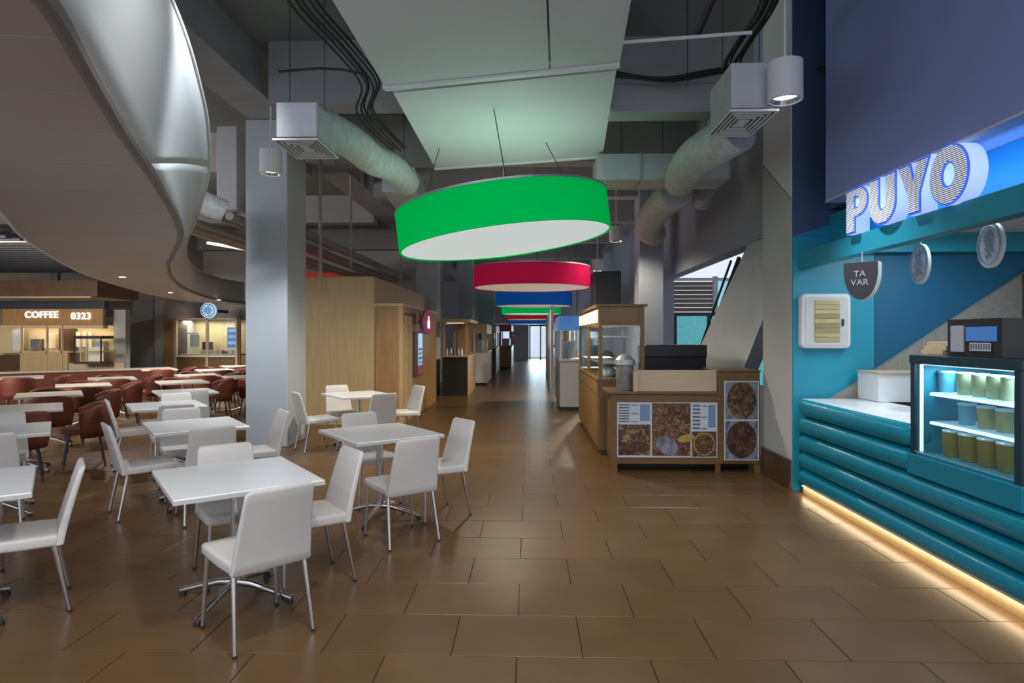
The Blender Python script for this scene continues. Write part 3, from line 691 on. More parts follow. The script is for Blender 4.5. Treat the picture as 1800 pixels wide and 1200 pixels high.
chair(T11+v*0.50, DN, 'white chair behind the nearest table cut by the left edge')
# far tables with rust-red tub chairs
ctable0 = make_table('cafe_table', 'cream_top', 'top_edge', 0.39, 0.44, '', 'cream cafe tables among the rust-red chairs')
def make_red():
    t = thing('tub_chair', '', 'chair', group='rust-red tub chairs')
    MB().lathe([(0.22, 0.40), (0.24, 0.41), (0.24, 0.46), (0.20, 0.48)], 20, cap0=True, cap1=True).build('seat', 'rust', t, True)
    rows = []
    for z, r in ((0.36, 0.235), (0.45, 0.25), (0.6, 0.262), (0.74, 0.268), (0.77, 0.26)):
        rows.append([Vector((r*math.cos(a), r*math.sin(a), z-(0.10*(abs(a+math.pi/2)/1.75)**3 if z > 0.7 else 0))) for a in [(-math.pi/2-1.75+3.5*k_/16) for k_ in range(17)]])
    MB().grid(rows).build('backrest', 'rust', t, True, solid=0.03)
    for sx in (-1, 1):
        for sy in (-1, 1):
            MB().tube([(sx*0.15, sy*0.15, 0.41), (sx*0.21, sy*0.21, 0.0)], 0.012, 8).build('leg', 'dark_metal', t, True)
    return t
red0 = make_red()
def yd(y): return F*0.835/(y-HZ)
fars = [('T6', 325, 687, 'table', 'pale table just behind the white-chair tables, left of the pillar'),
        ('T7', 320, 670, 'ctable', 'cream table second behind the white ones, left of the pillar'),
        ('T8', 347, 658.5, 'ctable', 'cream table in front of the glazed booth, third of that row'),
        ('T9', 378, 649.5, 'ctable', 'small far cream table right before the glazed booth'),
        ('T18', 432, 661, 'ctable', 'cream table half hidden by the big pillar'),
        ('T19', 418, 643, 'ctable', 'farthest cream table, peeping out beside the big pillar'),
        ('T12', 38, 716, 'table', 'pale table at the left edge, third from the front'),
        ('T13', 87, 692, 'ctable', 'cream table fourth from the front along the left edge'),
        ('T14', 147, 676, 'ctable', 'cream table fifth from the front on the left'),
        ('T15', 197, 664, 'ctable', 'cream table sixth from the front on the left, near the low ledge'),
        ('T16', 35, 662, 'ctable', 'cream table at the left edge before the coffee kiosk'),
        ('T20', 278, 648, 'ctable', 'far cream table in front of the grey wall')]
reds = {'T6': (), 'T7': ('v', 'u'), 'T8': ('v', '-v', 'u'), 'T9': ('-v', 'u'), 'T18': ('-v', '-u', 'v'), 'T19': ('-v', '-u'), 'T12': ('-v', 'u'), 'T13': ('-v', 'u', 'v'), 'T14': ('-v', 'u', 'v'), 'T15': ('-v', 'u', 'v'), 'T16': ('-v', 'u', '-u'), 'T20': ('-v', 'u')}
dirs = {'u': (u, TA+math.pi, 'right of'), '-u': (-u, TA, 'left of'), 'v': (v, DN, 'behind'), '-v': (-v, UP, 'in front of')}
spots = []
for key, px, py, kind, lab in fars:
    d = yd(py); T = tbl((px-900)/F*d, d)
    put(kind, table0 if kind == 'table' else ctable0, T, TA, lab)
    for q in reds[key]:
        vec, ang, word = dirs[q]
        P_ = T+vec*0.60
        if any((P_-q_).length < 0.62 for q_ in spots): continue
        spots.append(P_)
        put('red', red0, P_, ang-math.pi/2, 'red chair '+word+' the '+lab.split(',')[0])
T6 = tbl((325-900)/F*yd(687), yd(687))
chair(T6-v*0.52, UP, 'white chair with its back turned, at the pale table behind the white ones')
# low ledge in front of the kiosk
lx0, lx1 = D(-30, 655, 14.6), D(300, 655, 17.0)
t = thing('low_ledge', 'long low rust-red ledge with a pale top before the coffee kiosk', 'ledge', (lx0.x, lx0.y, 0), math.atan2(lx1.y-lx0.y, lx1.x-lx0.x))
ln = (lx1-lx0).xy.length
box('ledge_body', 'rust', t, 0, ln, 0, 0.3, 0, 0.68); box('ledge_top', 'cream_top', t, -0.02, ln+0.02, -0.03, 0.33, 0.68, 0.72)

# ================================================================== PUYO COUNTER, RIGHT
XF = 2.69
YA, YB, YE = 6.40, yat(1603, 2.72), 1.9
ct = thing('bar_counter', 'teal padded counter of stacked glossy rolls with warm light along the floor', 'counter', (XF, (YA+YE)/2, 0))
ic = Matrix.Translation((-XF, -(YA+YE)/2, 0))
def cb(name, m, x0, x1, y0, y1, z0, z1, bev=0.0):
    b_ = MB().box(x0, x1, y0, y1, z0, z1, bev); bmesh.ops.transform(b_.bm, matrix=ic, verts=b_.bm.verts); return b_.build(name, m, ct, bool(bev))
cb('carcass', 'teal_deep', XF+0.10, XF+0.72, YE, YA-0.02, 0.09, 0.60); cb('carcass', 'teal_deep', XF+0.10, XF+0.72, YB+0.05, YA-0.02, 0.60, 0.925)
cb('countertop', 'white_top', XF+0.06, XF+0.72, YB+0.03, YA-0.03, 0.925, 0.950, 0.006)
cb('kick_board', 'wood_light', XF+0.06, XF+0.12, YE, YA-0.04, 0.0, 0.085)
cb('light_strip', 'warm_glow', XF+0.035, XF+0.055, YE, YA-0.06, 0.078, 0.086)
zs = [0.950, 0.775, 0.600, 0.425, 0.255, 0.090]
for k_ in range(5):
    z1, z0 = zs[k_], zs[k_+1]; zc, hz = (z0+z1)/2, (z1-z0)/2
    y0 = YB-0.02 if k_ < 2 else YE
    rings = []
    hx = 0.105
    for f, s_ in ((0.0, 0.35), (0.012, 0.62), (0.035, 0.85), (0.07, 0.97), (0.10, 1.0)):
        rings.append((y0+f, s_))
    for f, s_ in ((0.10, 1.0), (0.07, 0.97), (0.035, 0.85), (0.012, 0.62), (0.0, 0.35)):
        rings.append((YA-f, s_))
    RR = []
    for y, s_ in rings:
        RR.append([ic @ Vector((XF+hx+hx*s_*math.copysign(abs(math.cos(a))**0.75, math.cos(a)), y, zc+hz*1.0*s_*math.copysign(abs(math.sin(a))**0.75, math.sin(a)))) for a in [2*math.pi*q/24 for q in range(24)]])
    MB().loft(RR).build('padded_roll', 'teal_gloss', ct, True)
l = light('AREA', 'counter_strip_light', (XF+0.045, (YA+YE)/2, 0.075), 3.8, (1.0, 0.77, 0.48), rot=(0, math.radians(22), 0), shape='RECTANGLE', size=0.02, size_y=YA-YE-0.1)
# splash upstand behind the counter
t = tag(MB().box(XF+0.62, 4.3, 6.02, 6.40, 0.952, 1.225, 0.004).build('white_upstand', 'white_paint'), 'white raised box standing on the teal counter against the blue wall', 'box')
box('edge_strip', 'wood_pale', t, XF+0.61, 4.31, 6.0, 6.41, 1.225, 1.237)
# ---- display case
CX0, CX1, CY1, CY0 = 2.715, 3.30, YB, yat(1797, 2.715)
dc = thing('display_case', 'teal glass-fronted refrigerated display case on the counter, holding drink jars', 'display case', ((CX0+CX1)/2, (CY0+CY1)/2, 0.605))
idc = Vector(((CX0+CX1)/2, (CY0+CY1)/2, 0.605))
def db(name, m, x0, x1, y0, y1, z0, z1, bev=0.0, par=None):
    b_ = MB().box(x0, x1, y0, y1, z0, z1, bev); bmesh.ops.translate(b_.bm, vec=-idc, verts=b_.bm.verts); return b_.build(name, m, par or dc)
db('base_plinth', 'teal_gloss', CX0-0.02, CX1, CY0-0.02, CY1+0.02, 0.605, 0.75, 0.006)
db('case_floor', 'teal', CX0+0.01, CX1, CY0, CY1, 0.75, 0.765)
db('case_roof', 'teal_frame', CX0-0.01, CX1, CY0-0.01, CY1+0.01, 1.385, 1.445, 0.004)
db('case_back', 'teal', CX1-0.02, CX1, CY0, CY1, 0.75, 1.39)
for y0, y1 in ((CY0, CY0+0.05), (CY1-0.045, CY1)): db('front_post', 'teal_frame', CX0-0.005, CX0+0.04, y0, y1, 0.75, 1.39)
db('side_pane', 'teal', CX0+0.04, CX1-0.02, CY1-0.012, CY1, 0.765, 1.385); db('side_pane', 'tint_glass', CX0+0.04, CX1-0.02, CY0, CY0+0.006, 0.765, 1.385)
db('front_glass', 'glass', CX0+0.005, CX0+0.01, CY0+0.05, CY1-0.045, 0.765, 1.385)
db('light_strip', 'strip_glow', CX0+0.03, CX0+0.045, CY1-0.066, CY1-0.048, 0.77, 1.38)
db('light_strip', 'strip_glow', CX0+0.05, CX0+0.065, CY0+0.05, CY1-0.05, 1.375, 1.384)
db('bottom_trim', 'steel', CX0-0.004, CX0+0.004, CY0+0.03, CY1-0.03, 0.766, 0.772)
for z in (0.985, 1.185):
    sh = db('shelf', 'shelf_glow', CX0+0.10, CX1-0.03, CY0+0.04, CY1-0.06, z-0.008, z)
    db('shelf_edge', 'strip_glow', CX0+0.092, CX0+0.10, CY0+0.04, CY1-0.06, z-0.022, z-0.004, par=sh)
l = light('AREA', 'case_light', ((CX0+0.2), (CY0+CY1)/2, 1.37), 5.5, (0.55, 0.85, 1.0), rot=(0, 0, 0), shape='RECTANGLE', size=0.05, size_y=0.8)
def jar(px, z, r, h, m, label, X=2.93, grp=None):
    y = yat(px, X)
    t = thing('drink_jar', label, 'jar', (X, y, z), 0, grp)
    MB().lathe([(r*0.86, 0.0), (r*0.9, 0.006), (r, h*0.9), (r, h)], 20, cap0=True, cap1=True).build('jar_body', m, t, True)
    MB().lathe([(r*1.05, h), (r*1.05, h+0.008), (r*0.95, h+0.014)], 20, cap0=True, cap1=True).build('lid', 'lid', t, True)
    return t
ord_ = ['first', 'second', 'third', 'fourth', 'fifth']
for i, px in enumerate((1664, 1697, 1724, 1751, 1777)):
    jar(px, 1.186, 0.052, 0.135, 'juice_blue' if i == 0 else 'juice', ('clear blue jar alone at the left of the top shelf' if i == 0 else ord_[i-1]+' pale green juice jar from the left on the top shelf')+' of the display case', grp='jars on the top shelf')
for i, px in enumerate((1700, 1734, 1768)):
    jar(px, 0.986, 0.052, 0.13, 'juice_blue' if i == 0 else 'juice', ['blue jar at the left of the middle shelf', 'green jar in the centre of the middle shelf', 'green jar at the right of the middle shelf'][i]+' of the display case', grp='jars on the middle shelf')
for i, px in enumerate((1675, 1704, 1738, 1773)):
    jar(px, 0.766, 0.06, 0.165, 'juice_dark', ord_[i]+' olive jar from the left on the case floor', X=2.86, grp='jars on the case floor')
# on top of the case: cash register, stack of boxes
px = yat(1745, 2.95)
t = thing('cash_register', 'dark cash register on top of the display case', 'cash register', (2.98, yat(1765, 2.98), 1.4465))
MB().prism([(-0.19, 0), (0.19, 0), (0.19, 0.10), (0.05, 0.24), (-0.19, 0.24)], 'y', -0.24, 0.24).build('body', 'dark_metal', t)
box('display', 'blue_screen', t, -0.196, -0.19, -0.20, 0.06, 0.10, 0.19); box('label_plate', 'print_white', t, -0.199, -0.196, -0.16, 0.02, 0.04, 0.09)
box('keypad', 'appliance', t, -0.198, -0.19, 0.08, 0.2, 0.03, 0.2)
m_ = MB()
for q in range(8): m_.box(-0.2005, -0.199, -0.155+q*0.022, -0.143+q*0.022, 0.05, 0.085)
m_.build('label_print', 'print_dark', t)
for i in range(3):
    tag(MB().box(-0.09, 0.09, -0.12, 0.12, 0, 0.03, 0.003).build('flat_box', 'wood_pale'), ['lowest', 'middle', 'topmost'][i]+' pale flat carton stacked beside the cash register', 'box', 'flat cartons on the display case').location = (2.93+0.01*i, yat(1652, 2.9)-0.02*i, 1.4465+0.0305*i)
# ---- fascia, bulkhead, sign
XS = 2.75
struct(box('wall_bulkhead', 'lavender', None, XS, XS+0.6, 1.6, 5.88, 2.83, CEIL-0.46))
struct(box('trim_1', 'pillar_paint', None, XS-0.004, XS+0.5, 1.6, 5.89, 2.815, 2.83))
bpy.data.objects.remove([o for o in bpy.data.objects if o.name == 'trim_x'][0]) if any(o.name == 'trim_x' for o in bpy.data.objects) else None
struct(box('wall_bulkhead_return', 'navy', None, XS+0.3, XS+0.6, 5.885, 6.478, 2.862, CEIL-0.01))
fa = [(XS, 2.27), (XS+0.12, 2.27), (XS+0.30, 2.33), (XS+0.30, 2.43), (XS, 2.43)]
struct(MB().prism([(x, z) for x, z in fa], 'y', 1.6, 6.476).build('wall_fascia', 'teal'))
struct(box('wall_fascia_recess', 'teal', None, XS+0.32, XS+0.40, 1.6, 6.476, 2.43, 2.812))
sg = thing('shop_sign', 'glowing blue PUYO letters standing on the teal fascia', 'sign', (XS, (yat(1499, XS)+yat(1718, XS))/2, 2.432))
def outline(ch):
    def arc(cx, cy, rx, ry, a0, a1, n=14): return [(cx+rx*math.cos(math.radians(a0+(a1-a0)*q/n)), cy+ry*math.sin(math.radians(a0+(a1-a0)*q/n))) for q in range(n+1)]
    if ch == 'P':
        return [[(0, 0), (0.42, 0), (0.42, 0.34)]+arc(0.55, 0.67, 0.45, 0.33, -90, 90)+[(0, 1.0)], [(0.40, 0.56)]+arc(0.50, 0.67, 0.14, 0.10, -90, 90, 8)+[(0.40, 0.77)]]
    if ch == 'U':
        return [[(0, 1.0)]+arc(0.5, 0.42, 0.5, 0.43, 180, 360, 22)+[(1.0, 1.0), (0.62, 1.0), (0.62, 0.45)]+arc(0.5, 0.44, 0.12, 0.12, 0, -180, 8)+[(0.38, 1.0)]]
    if ch == 'Y':
        return [[(0.30, 0), (0.72, 0), (0.72, 0.38), (1.04, 1.0), (0.64, 1.0), (0.51, 0.68), (0.38, 1.0), (-0.04, 1.0), (0.30, 0.38)]]
    return [arc(0.5, 0.5, 0.54, 0.53, 0, 355, 36), arc(0.5, 0.5, 0.17, 0.20, 0, 355, 20)]
def curve_letter(name, ch, w_, h_, depth, off, m, par, Y, x0):
    cu = bpy.data.curves.new(name, 'CURVE'); cu.dimensions = '2D'; cu.fill_mode = 'BOTH'; cu.extrude = depth/2; cu.offset = off
    for k_, P in enumerate(outline(ch)):
        if k_ == 1: P = P[::-1]
        a_ = sum(P[i-1][0]*P[i][1]-P[i][0]*P[i-1][1] for i in range(len(P)))
        if (a_ > 0) != (k_ == 0): P = P[::-1]
        s_ = cu.splines.new('POLY'); s_.points.add(len(P)-1); s_.use_cyclic_u = True
        for p_, (x, y) in zip(s_.points, P): p_.co = (x*w_, y*h_, 0, 1)
    t = bpy.data.objects.new(name, cu); COL.objects.link(t)
    me = bpy.data.meshes.new_from_object(t.evaluated_get(bpy.context.evaluated_depsgraph_get()))
    bpy.data.objects.remove(t); bpy.data.curves.remove(cu)
    mx = Matrix.Translation((x0+depth/2, Y, 0)) @ Matrix.Rotation(-math.pi/2, 4, 'Z') @ Matrix.Rotation(math.pi/2, 4, 'X')
    me.transform(mx); me.materials.clear(); me.materials.append(M[m])
    o = bpy.data.objects.new(name, me); COL.objects.link(o); o.parent = par; return o
for ch, a, b in (('P', 1499, 1538), ('U', 1541, 1588), ('Y', 1594, 1647), ('O', 1651, 1716)):
    ya_, yb_ = yat(a, XS), yat(b, XS); w_ = ya_-yb_
    Yl = ya_-sg.location.y
    lt = curve_letter('letter', ch, w_, 0.37, 0.11, 0.0, 'letter_side', sg, Yl, -0.045)
    curve_letter('letter_rim', ch, w_, 0.37, 0.008, 0.0, 'letter_rim', lt, Yl, -0.054)
    curve_letter('letter_face', ch, w_, 0.37, 0.006, -0.013, 'letter_face', lt, Yl, -0.061)
light('AREA', 'sign_glow', (XS+0.12, (yat(1499, XS)+yat(1800, XS))/2, 2.62), 5, (0.12, 0.3, 1.0), rot=(0, math.radians(-90), 0), shape='RECTANGLE', size=0.2, size_y=2.4)
# ---- shop interior
struct(box('wall_shop_back', 'teal_deep', None, PX1+0.125, 8.4, 6.48, 6.6, 0, 2.6))
struct(box('wall_shop_side', 'grey_wall', None, 8.4, 8.5, 0.6, 6.6, 0, 2.9))
struct(box('ceiling_shop', 'white_paint', None, XS+0.41, 8.4, 1.6, 6.47, 2.61, 2.66))
struct(box('trim_2', 'teal', None, PX1-0.05, 8.4, 6.36, 6.475, 2.42, 2.605))
# concrete stair soffit rising to the right, before the blue wall
a_, b_ = D(1545, 640, 6.42), D(1800, 470, 6.42)
sl = (b_.z-a_.z)/(b_.x-a_.x)
struct(MB().prism([(a_.x-0.6, a_.z-0.6*sl), (b_.x+0.35, b_.z+0.35*sl), (b_.x+0.35, 0.2), (a_.x-0.6, 0.2)], 'y', 6.41, 6.475).build('wall_stair_concrete', 'concrete'))
struct(box('wall_shop_right_post', 'wood_dark', None, D(1786, 560, 6.35).x, D(1786, 560, 6.35).x+1.6, 6.33, 6.405, 0, 2.2))
p = D(1640, 419, 6.0)
t = tag(MB().box(-0.02, 0.02, -0.17, 0.17, 0, 0.03).build('tube_light', 'tube_glow'), 'short white tube light under the teal shop ceiling', 'lamp'); t.location = (p.x, p.y-0.2, 2.578)
light('AREA', 'shop_light', (3.7, 5.3, 2.55), 18, (0.75, 0.92, 1.0), rot=(0, 0, 0), shape='RECTANGLE', size=0.5, size_y=1.2)
# hanging medallions and half-moon sign
def medallion(px, py, d, R, label):
    p = D(px, py, d)
    t = thing('hanging_medallion', label, 'sign', p, math.radians(-9), 'white oval shop medallions')
    def disc(r, x0, x1): return MB().prism([(r*math.cos(q*math.pi/20), r*math.sin(q*math.pi/20)) for q in range(40)], 'x', x0, x1)
    disc(R, -0.012, 0.012).build('disc', 'white_paint', t)
    m_ = MB(); 
    m_.tube([(-0.018, R*0.85*math.cos(q*math.pi/20), R*0.85*math.sin(q*math.pi/20)) for q in range(41)], 0.006, 6).build('ring', 'pale_print', t)
    m_ = MB(); rr = random.Random(px)
    for q in range(7):
        y0 = (q-3)*R*0.17; w_ = R*rr.uniform(0.25, 0.5)
        m_.tube([(-0.018, -w_, y0-0.01), (-0.018, -w_*0.2, y0+0.025), (-0.018, w_*0.3, y0-0.02), (-0.018, w_, y0+0.015)], 0.006, 6)
    m_.build('relief_mark', 'pale_print', t)
    MB().tube([(0, 0, R), (0, 0, 2.60-p.z)], 0.006, 6).build('rod', 'steel', t)
medallion(1618, 464, 5.3, 0.168, 'white oval medallion with raised marks, left one hanging before the blue wall')
medallion(1742, 431, 4.7, 0.17, 'white oval medallion hanging near the right edge of the photo')
p = D(1513, 460, 5.1)
t = thing('half_moon_sign', 'dark half-moon hanging sign with pale lettering below the letter P', 'sign', (p.x, p.y, p.z), math.radians(-40))
pts = [(-0.125, 0.0), (0.125, 0.0)]+[(0.125*math.cos(q*math.pi/20), -0.07-0.24*math.sin(q*math.pi/20)) for q in range(0, 21)]
MB().prism(pts, 'y', 0.0, 0.13).build('sign_body', 'white_paint', t); MB().prism([(x*0.99, z*0.99-0.002) for x, z in pts], 'y', -0.012, -0.001).build('sign_face', 'sign_dark', t)
text_mesh('lettering', 'TA', 0.07, face_cam((-0.005, -0.0145, -0.10)), 'pale_print', t, 0.002); text_mesh('lettering', 'VAR', 0.07, face_cam((-0.005, -0.0145, -0.17)), 'pale_print', t, 0.002)
MB().tube([(0, 0.05, 0.0), (0, 0.05, 2.27-p.z)], 0.006, 6).build('rod', 'steel', t)
# white menu cabinet on the teal pillar
p0, p1 = D(1402, 612, 6.42), D(1487, 517, 6.42)
cx, cz = (p0.x+p1.x)/2, (p0.z+p1.z)/2; hw, hh = (p1.x-p0.x)/2, (p1.z-p0.z)/2
t = thing('wall_cabinet', 'white rounded cabinet with a bamboo panel mounted on the teal pillar', 'cabinet', (cx, PY0-0.021, cz))
MB().loft([[Vector((a, -y, b)) for a, b in rrect(hw*s_, hh*s_, 0.05, 5)] for y, s_ in ((0, 1), (0.06, 1), (0.072, 0.97), (0.076, 0.93))]).build('case', 'white_paint', t, True)
MB().loft([[Vector((a, -y, b)) for a, b in rrect(hw*0.86, hh*0.88, 0.03, 5)] for y in (0.077, 0.082)]).build('door', 'white_plastic', t, True)
for q in range(9):
    z0 = -hh*0.76+q*(hh*1.52/9); box('bamboo_slat', 'bamboo', t, -hw*0.48, hw*0.52, -0.09-0.003*(q % 2), -0.083, z0+0.003, z0+hh*1.52/9-0.002)
box('latch', 'dark_metal', t, hw*0.60, hw*0.68, -0.092, -0.083, -0.05, 0.02)

# ================================================================== FOOD COUNTER WITH POSTERS
FX0, FX1, FY = C2(1.15, 7.24)[0], 2.66, 7.28
fc = thing('snack_counter', 'brown wooden snack counter with food posters, beside the grey pillar', 'counter', ((FX0+FX1)/2, FY, 0))
fo = Vector(((FX0+FX1)/2, FY, 0)); hwid = (FX1-FX0)/2
sp = FX0+(1262-1075)/F*7.24-fo.x       # split between the low and the tall part
box('carcass', 'wood_counter', fc, -hwid+0.03, sp, 0.02, 0.62, 0.10, 0.90); box('carcass', 'wood_counter', fc, sp, hwid, 0.0, 0.62, 0.10, 1.16, 0.012)
box('counter_top', 'wood_counter', fc, -hwid-0.03, sp, -0.02, 0.66, 0.90, 0.935, 0.008); box('tall_top', 'wood_counter', fc, sp-0.005, hwid+0.005, -0.012, 0.64, 1.16, 1.185, 0.008)
box('post', 'wood_counter', fc, -hwid, -hwid+0.07, -0.002, 0.06, 0, 0.90); box('post', 'wood_counter', fc, sp-0.03, sp+0.03, 0.02, 0.06, 0, 0.1); box('post', 'wood_counter', fc, hwid-0.07, hwid, 0.0, 0.06, 0, 0.1)
box('bottom_rail', 'wood_counter', fc, -hwid+0.07, sp, 0.0, 0.02, 0.10, 0.20); box('top_rail', 'wood_counter', fc, -hwid+0.07, sp, 0.0, 0.02, 0.78, 0.90)
box('toe_recess', 'black', fc, -hwid+0.07, hwid-0.03, 0.3, 0.34, 0, 0.1)
box('raised_panel', 'wood_pale', fc, sp-0.92, sp-0.004, 0.05, 0.09, 0.936, 1.18)
MB().prism([(0.0, 0.936), (0.09, 0.936), (0.09, 1.17), (0.05, 1.17), (0.0, 1.12)], 'x', sp-0.97, sp-0.922).build('panel_cheek', 'wood_pale', fc)
def fx(px): return (px-1075)/F*7.24+FX0-fo.x
def fz(py): return EYE+(HZ-py)/F*7.22
def pic(x0, x1, y0, y1, m, par, yy=-0.012): return box('print', m, par, fx(x0), fx(x1), yy-0.002, yy, fz(y1), fz(y0))
pb = box('poster_board', 'print_white', fc, fx(1085), fx(1260), -0.01, -0.001, fz(804), fz(707))
pic(1087, 1143, 746, 800, 'food_fries', pb); pic(1146, 1213, 708.5, 801, 'food_bites', pb); pic(1215.5, 1258, 758, 802, 'food_soup', pb)
def menu(x0, x1, y0, y1, par):
    d_, l_ = MB(), MB()
    rows = 7
    for q in range(rows):
        za, zb = fz(y0+(y1-y0)*(q+0.75)/rows), fz(y0+(y1-y0)*(q+0.3)/rows)
        d_.box(fx(x0+1), fx(x0+(x1-x0)*0.34), -0.014, -0.0101, za, zb)
        if q % 3 == 0: d_.box(fx(x0+(x1-x0)*0.40), fx(x0+(x1-x0)*0.62), -0.014, -0.0101, za, (za+zb)/2)
    l_.box(fx(x0+(x1-x0)*0.68), fx(x1-1), -0.014, -0.0101, fz(y0+(y1-y0)*0.9), fz(y0+(y1-y0)*0.05))
    d_.build('menu_lines', 'print_dark', par); l_.build('menu_picture', 'print_blue', par)
menu(1087, 1143, 709, 743, pb); menu(1216, 1257, 709, 755, pb)
def blob(cx, cy, rx, ry, rot, m, par, yy, name='print'):
    P = []
    for q in range(28):
        a = q*math.pi/14; x = rx*math.cos(a); y = ry*math.sin(a)
        P.append((fx(cx+x*math.cos(rot)-y*math.sin(rot)), fz(cy+x*math.sin(rot)+y*math.cos(rot))))
    MB().prism(P, 'y', yy-0.0015, yy).build(name, m, par)
blob(1205, 770, 15, 6.5, -0.25, 'lemon', pb, -0.0145); blob(1172, 783, 21, 15, 0.5, 'paper_wrap', pb, -0.0145)
blob(1236.5, 780, 19, 20, 0, 'lemon', pb, -0.0145); blob(1236.5, 780, 17, 18, 0, 'food_soup', pb, -0.0165)
pb = box('poster_board', 'print_white', fc, fx(1271), fx(1331), -0.022, -0.0125, fz(808), fz(669))
pic(1273, 1329, 671, 736, 'paper_wrap', pb, -0.0235); pic(1273, 1329, 739, 806, 'paper_wrap', pb, -0.0235)
blob(1301, 703, 25, 32, 0, 'food_wings', pb, -0.026); blob(1301, 772, 26, 32, 0, 'food_dark', pb, -0.026)
# metal tin on the counter
t = thing('metal_canister', 'crinkled grey metal canister standing on the snack counter', 'canister', (fx(1104)+fo.x, FY+0.22, 0.9365))
MB().lathe([(0.10, 0), (0.10, 0.02), (0.112, 0.2), (0.10, 0.29), (0.11, 0.30)], 24, cap0=True).build('body', 'tin', t, True)
MB().lathe([(0.118, 0.30), (0.118, 0.36), (0.08, 0.40), (0.03, 0.43)], 24, cap0=True, cap1=True).build('lid', 'steel', t, True)
# tall glazed wooden cabinet
KX0, KX1, KY0, KY1 = 0.925, 1.53, 8.35, 11.6
kc = thing('glazed_kiosk', 'tall wooden kiosk cabinet with glass upper half, behind the snack counter', 'kiosk', ((KX0+KX1)/2, (KY0+KY1)/2, 0))
ko = Vector(((KX0+KX1)/2, (KY0+KY1)/2, 0)); kw, kd = (KX1-KX0)/2, (KY1-KY0)/2
box('base_cabinet', 'wood_kiosk', kc, -kw, kw, -kd, kd, 0.06, 0.98); box('plinth', 'wood_dark', kc, -kw+0.03, kw-0.03, -kd+0.03, kd-0.03, 0, 0.06)
box('sill', 'wood_kiosk', kc, -kw-0.02, kw+0.02, -kd-0.02, kd+0.02, 0.98, 1.01)
for x in (-kw, kw-0.05):
    for y in (-kd, -0.03, kd-0.05): box('post', 'wood_kiosk', kc, x, x+0.05, y, y+0.05, 1.01, 1.72)
box('head_box', 'wood_kiosk', kc, -kw, kw, -kd, kd, 1.72, 1.97); box('cornice', 'wood_kiosk', kc, -kw-0.04, kw+0.04, -kd-0.04, kd+0.04, 1.97, 2.0, 0.006)
for x0, x1 in ((-kw+0.08, kw-0.06),): box('head_panel', 'wood_kiosk', kc, x0, x1, -kd-0.008, -kd, 1.76, 1.93)
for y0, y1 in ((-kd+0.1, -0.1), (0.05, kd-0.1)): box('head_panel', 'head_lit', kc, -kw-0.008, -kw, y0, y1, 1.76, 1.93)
for q in range(7):
    y0 = -kd+0.05+q*0.45; box('plank', 'wood_kiosk', kc, -kw-0.012, -kw, y0, y0+0.43, 0.10, 0.78)
box('rail', 'wood_kiosk', kc, -kw-0.014, -kw, -kd, kd, 0.80, 0.96)
box('pane', 'glass', kc, -kw+0.05, kw-0.05, -kd+0.02, -kd+0.026, 1.01, 1.72); box('pane', 'glass', kc, -kw+0.02, -kw+0.026, -kd+0.05, kd-0.05, 1.01, 1.72)
for o_ in (0.18, 0.55): box('inner_shelf', 'steel', kc, -kw+0.06, kw-0.06, -kd+0.3, kd-0.1, 1.01+o_, 1.025+o_)
box('price_strip', 'print_white', kc, -kw+0.07, kw-0.07, -kd+0.0, -kd+0.015, 1.70, 1.72)
# contents of the kiosk
for i, (x, y, s_, m, nm, lab) in enumerate(((-0.12, -1.2, 0.1, 'steel', 'food_warmer', 'steel food warmer inside the glazed kiosk, front left'), (0.12, -1.1, 0.09, 'appliance', 'blender_jug', 'grey appliance inside the glazed kiosk, front right'), (-0.05, -0.3, 0.1, 'white_paint', 'stacked_tubs', 'white tubs inside the glazed kiosk, at its middle'))):
    t = thing(nm, lab, 'appliance', (ko.x+x, ko.y+y, 1.011))
    MB().lathe([(s_*0.8, 0), (s_, 0.02), (s_, 0.1), (s_*0.8, 0.13)], 20, cap0=True, cap1=True).build('body', m, t, True)
    MB().lathe([(s_*0.7, 0.13), (s_*0.75, 0.14), (s_*0.2, 0.155)], 20, cap0=True, cap1=True).build('lid', 'steel', t, True)
light('AREA', 'kiosk_light', (ko.x, ko.y, 1.70), 5, (1.0, 0.85, 0.65), rot=(0, 0, 0), shape='RECTANGLE', size=0.3, size_y=2.4)
# black cabinet and black board behind
t = thing('black_fridge', 'black cabinet standing right of the glazed kiosk', 'cabinet', (2.05, 9.2, 0))
box('body', 'black', t, -0.40, 0.45, -0.3, 0.3, 0.05, 1.28, 0.01); box('top', 'dark_metal', t, -0.41, 0.46, -0.31, 0.31, 1.28, 1.45, 0.01); box('plinth', 'rubber', t, -0.38, 0.43, -0.28, 0.28, 0, 0.05)
t = thing('black_hood', 'black box hood standing on top of the glazed kiosk', 'hood', (KX0+0.34, 10.4, 2.0))
box('body', 'black', t, -0.22, 0.22, -0.3, 0.3, 0.02, 0.62, 0.02); box('foot_rail', 'dark_metal', t, -0.2, 0.2, -0.28, 0.28, 0, 0.02)

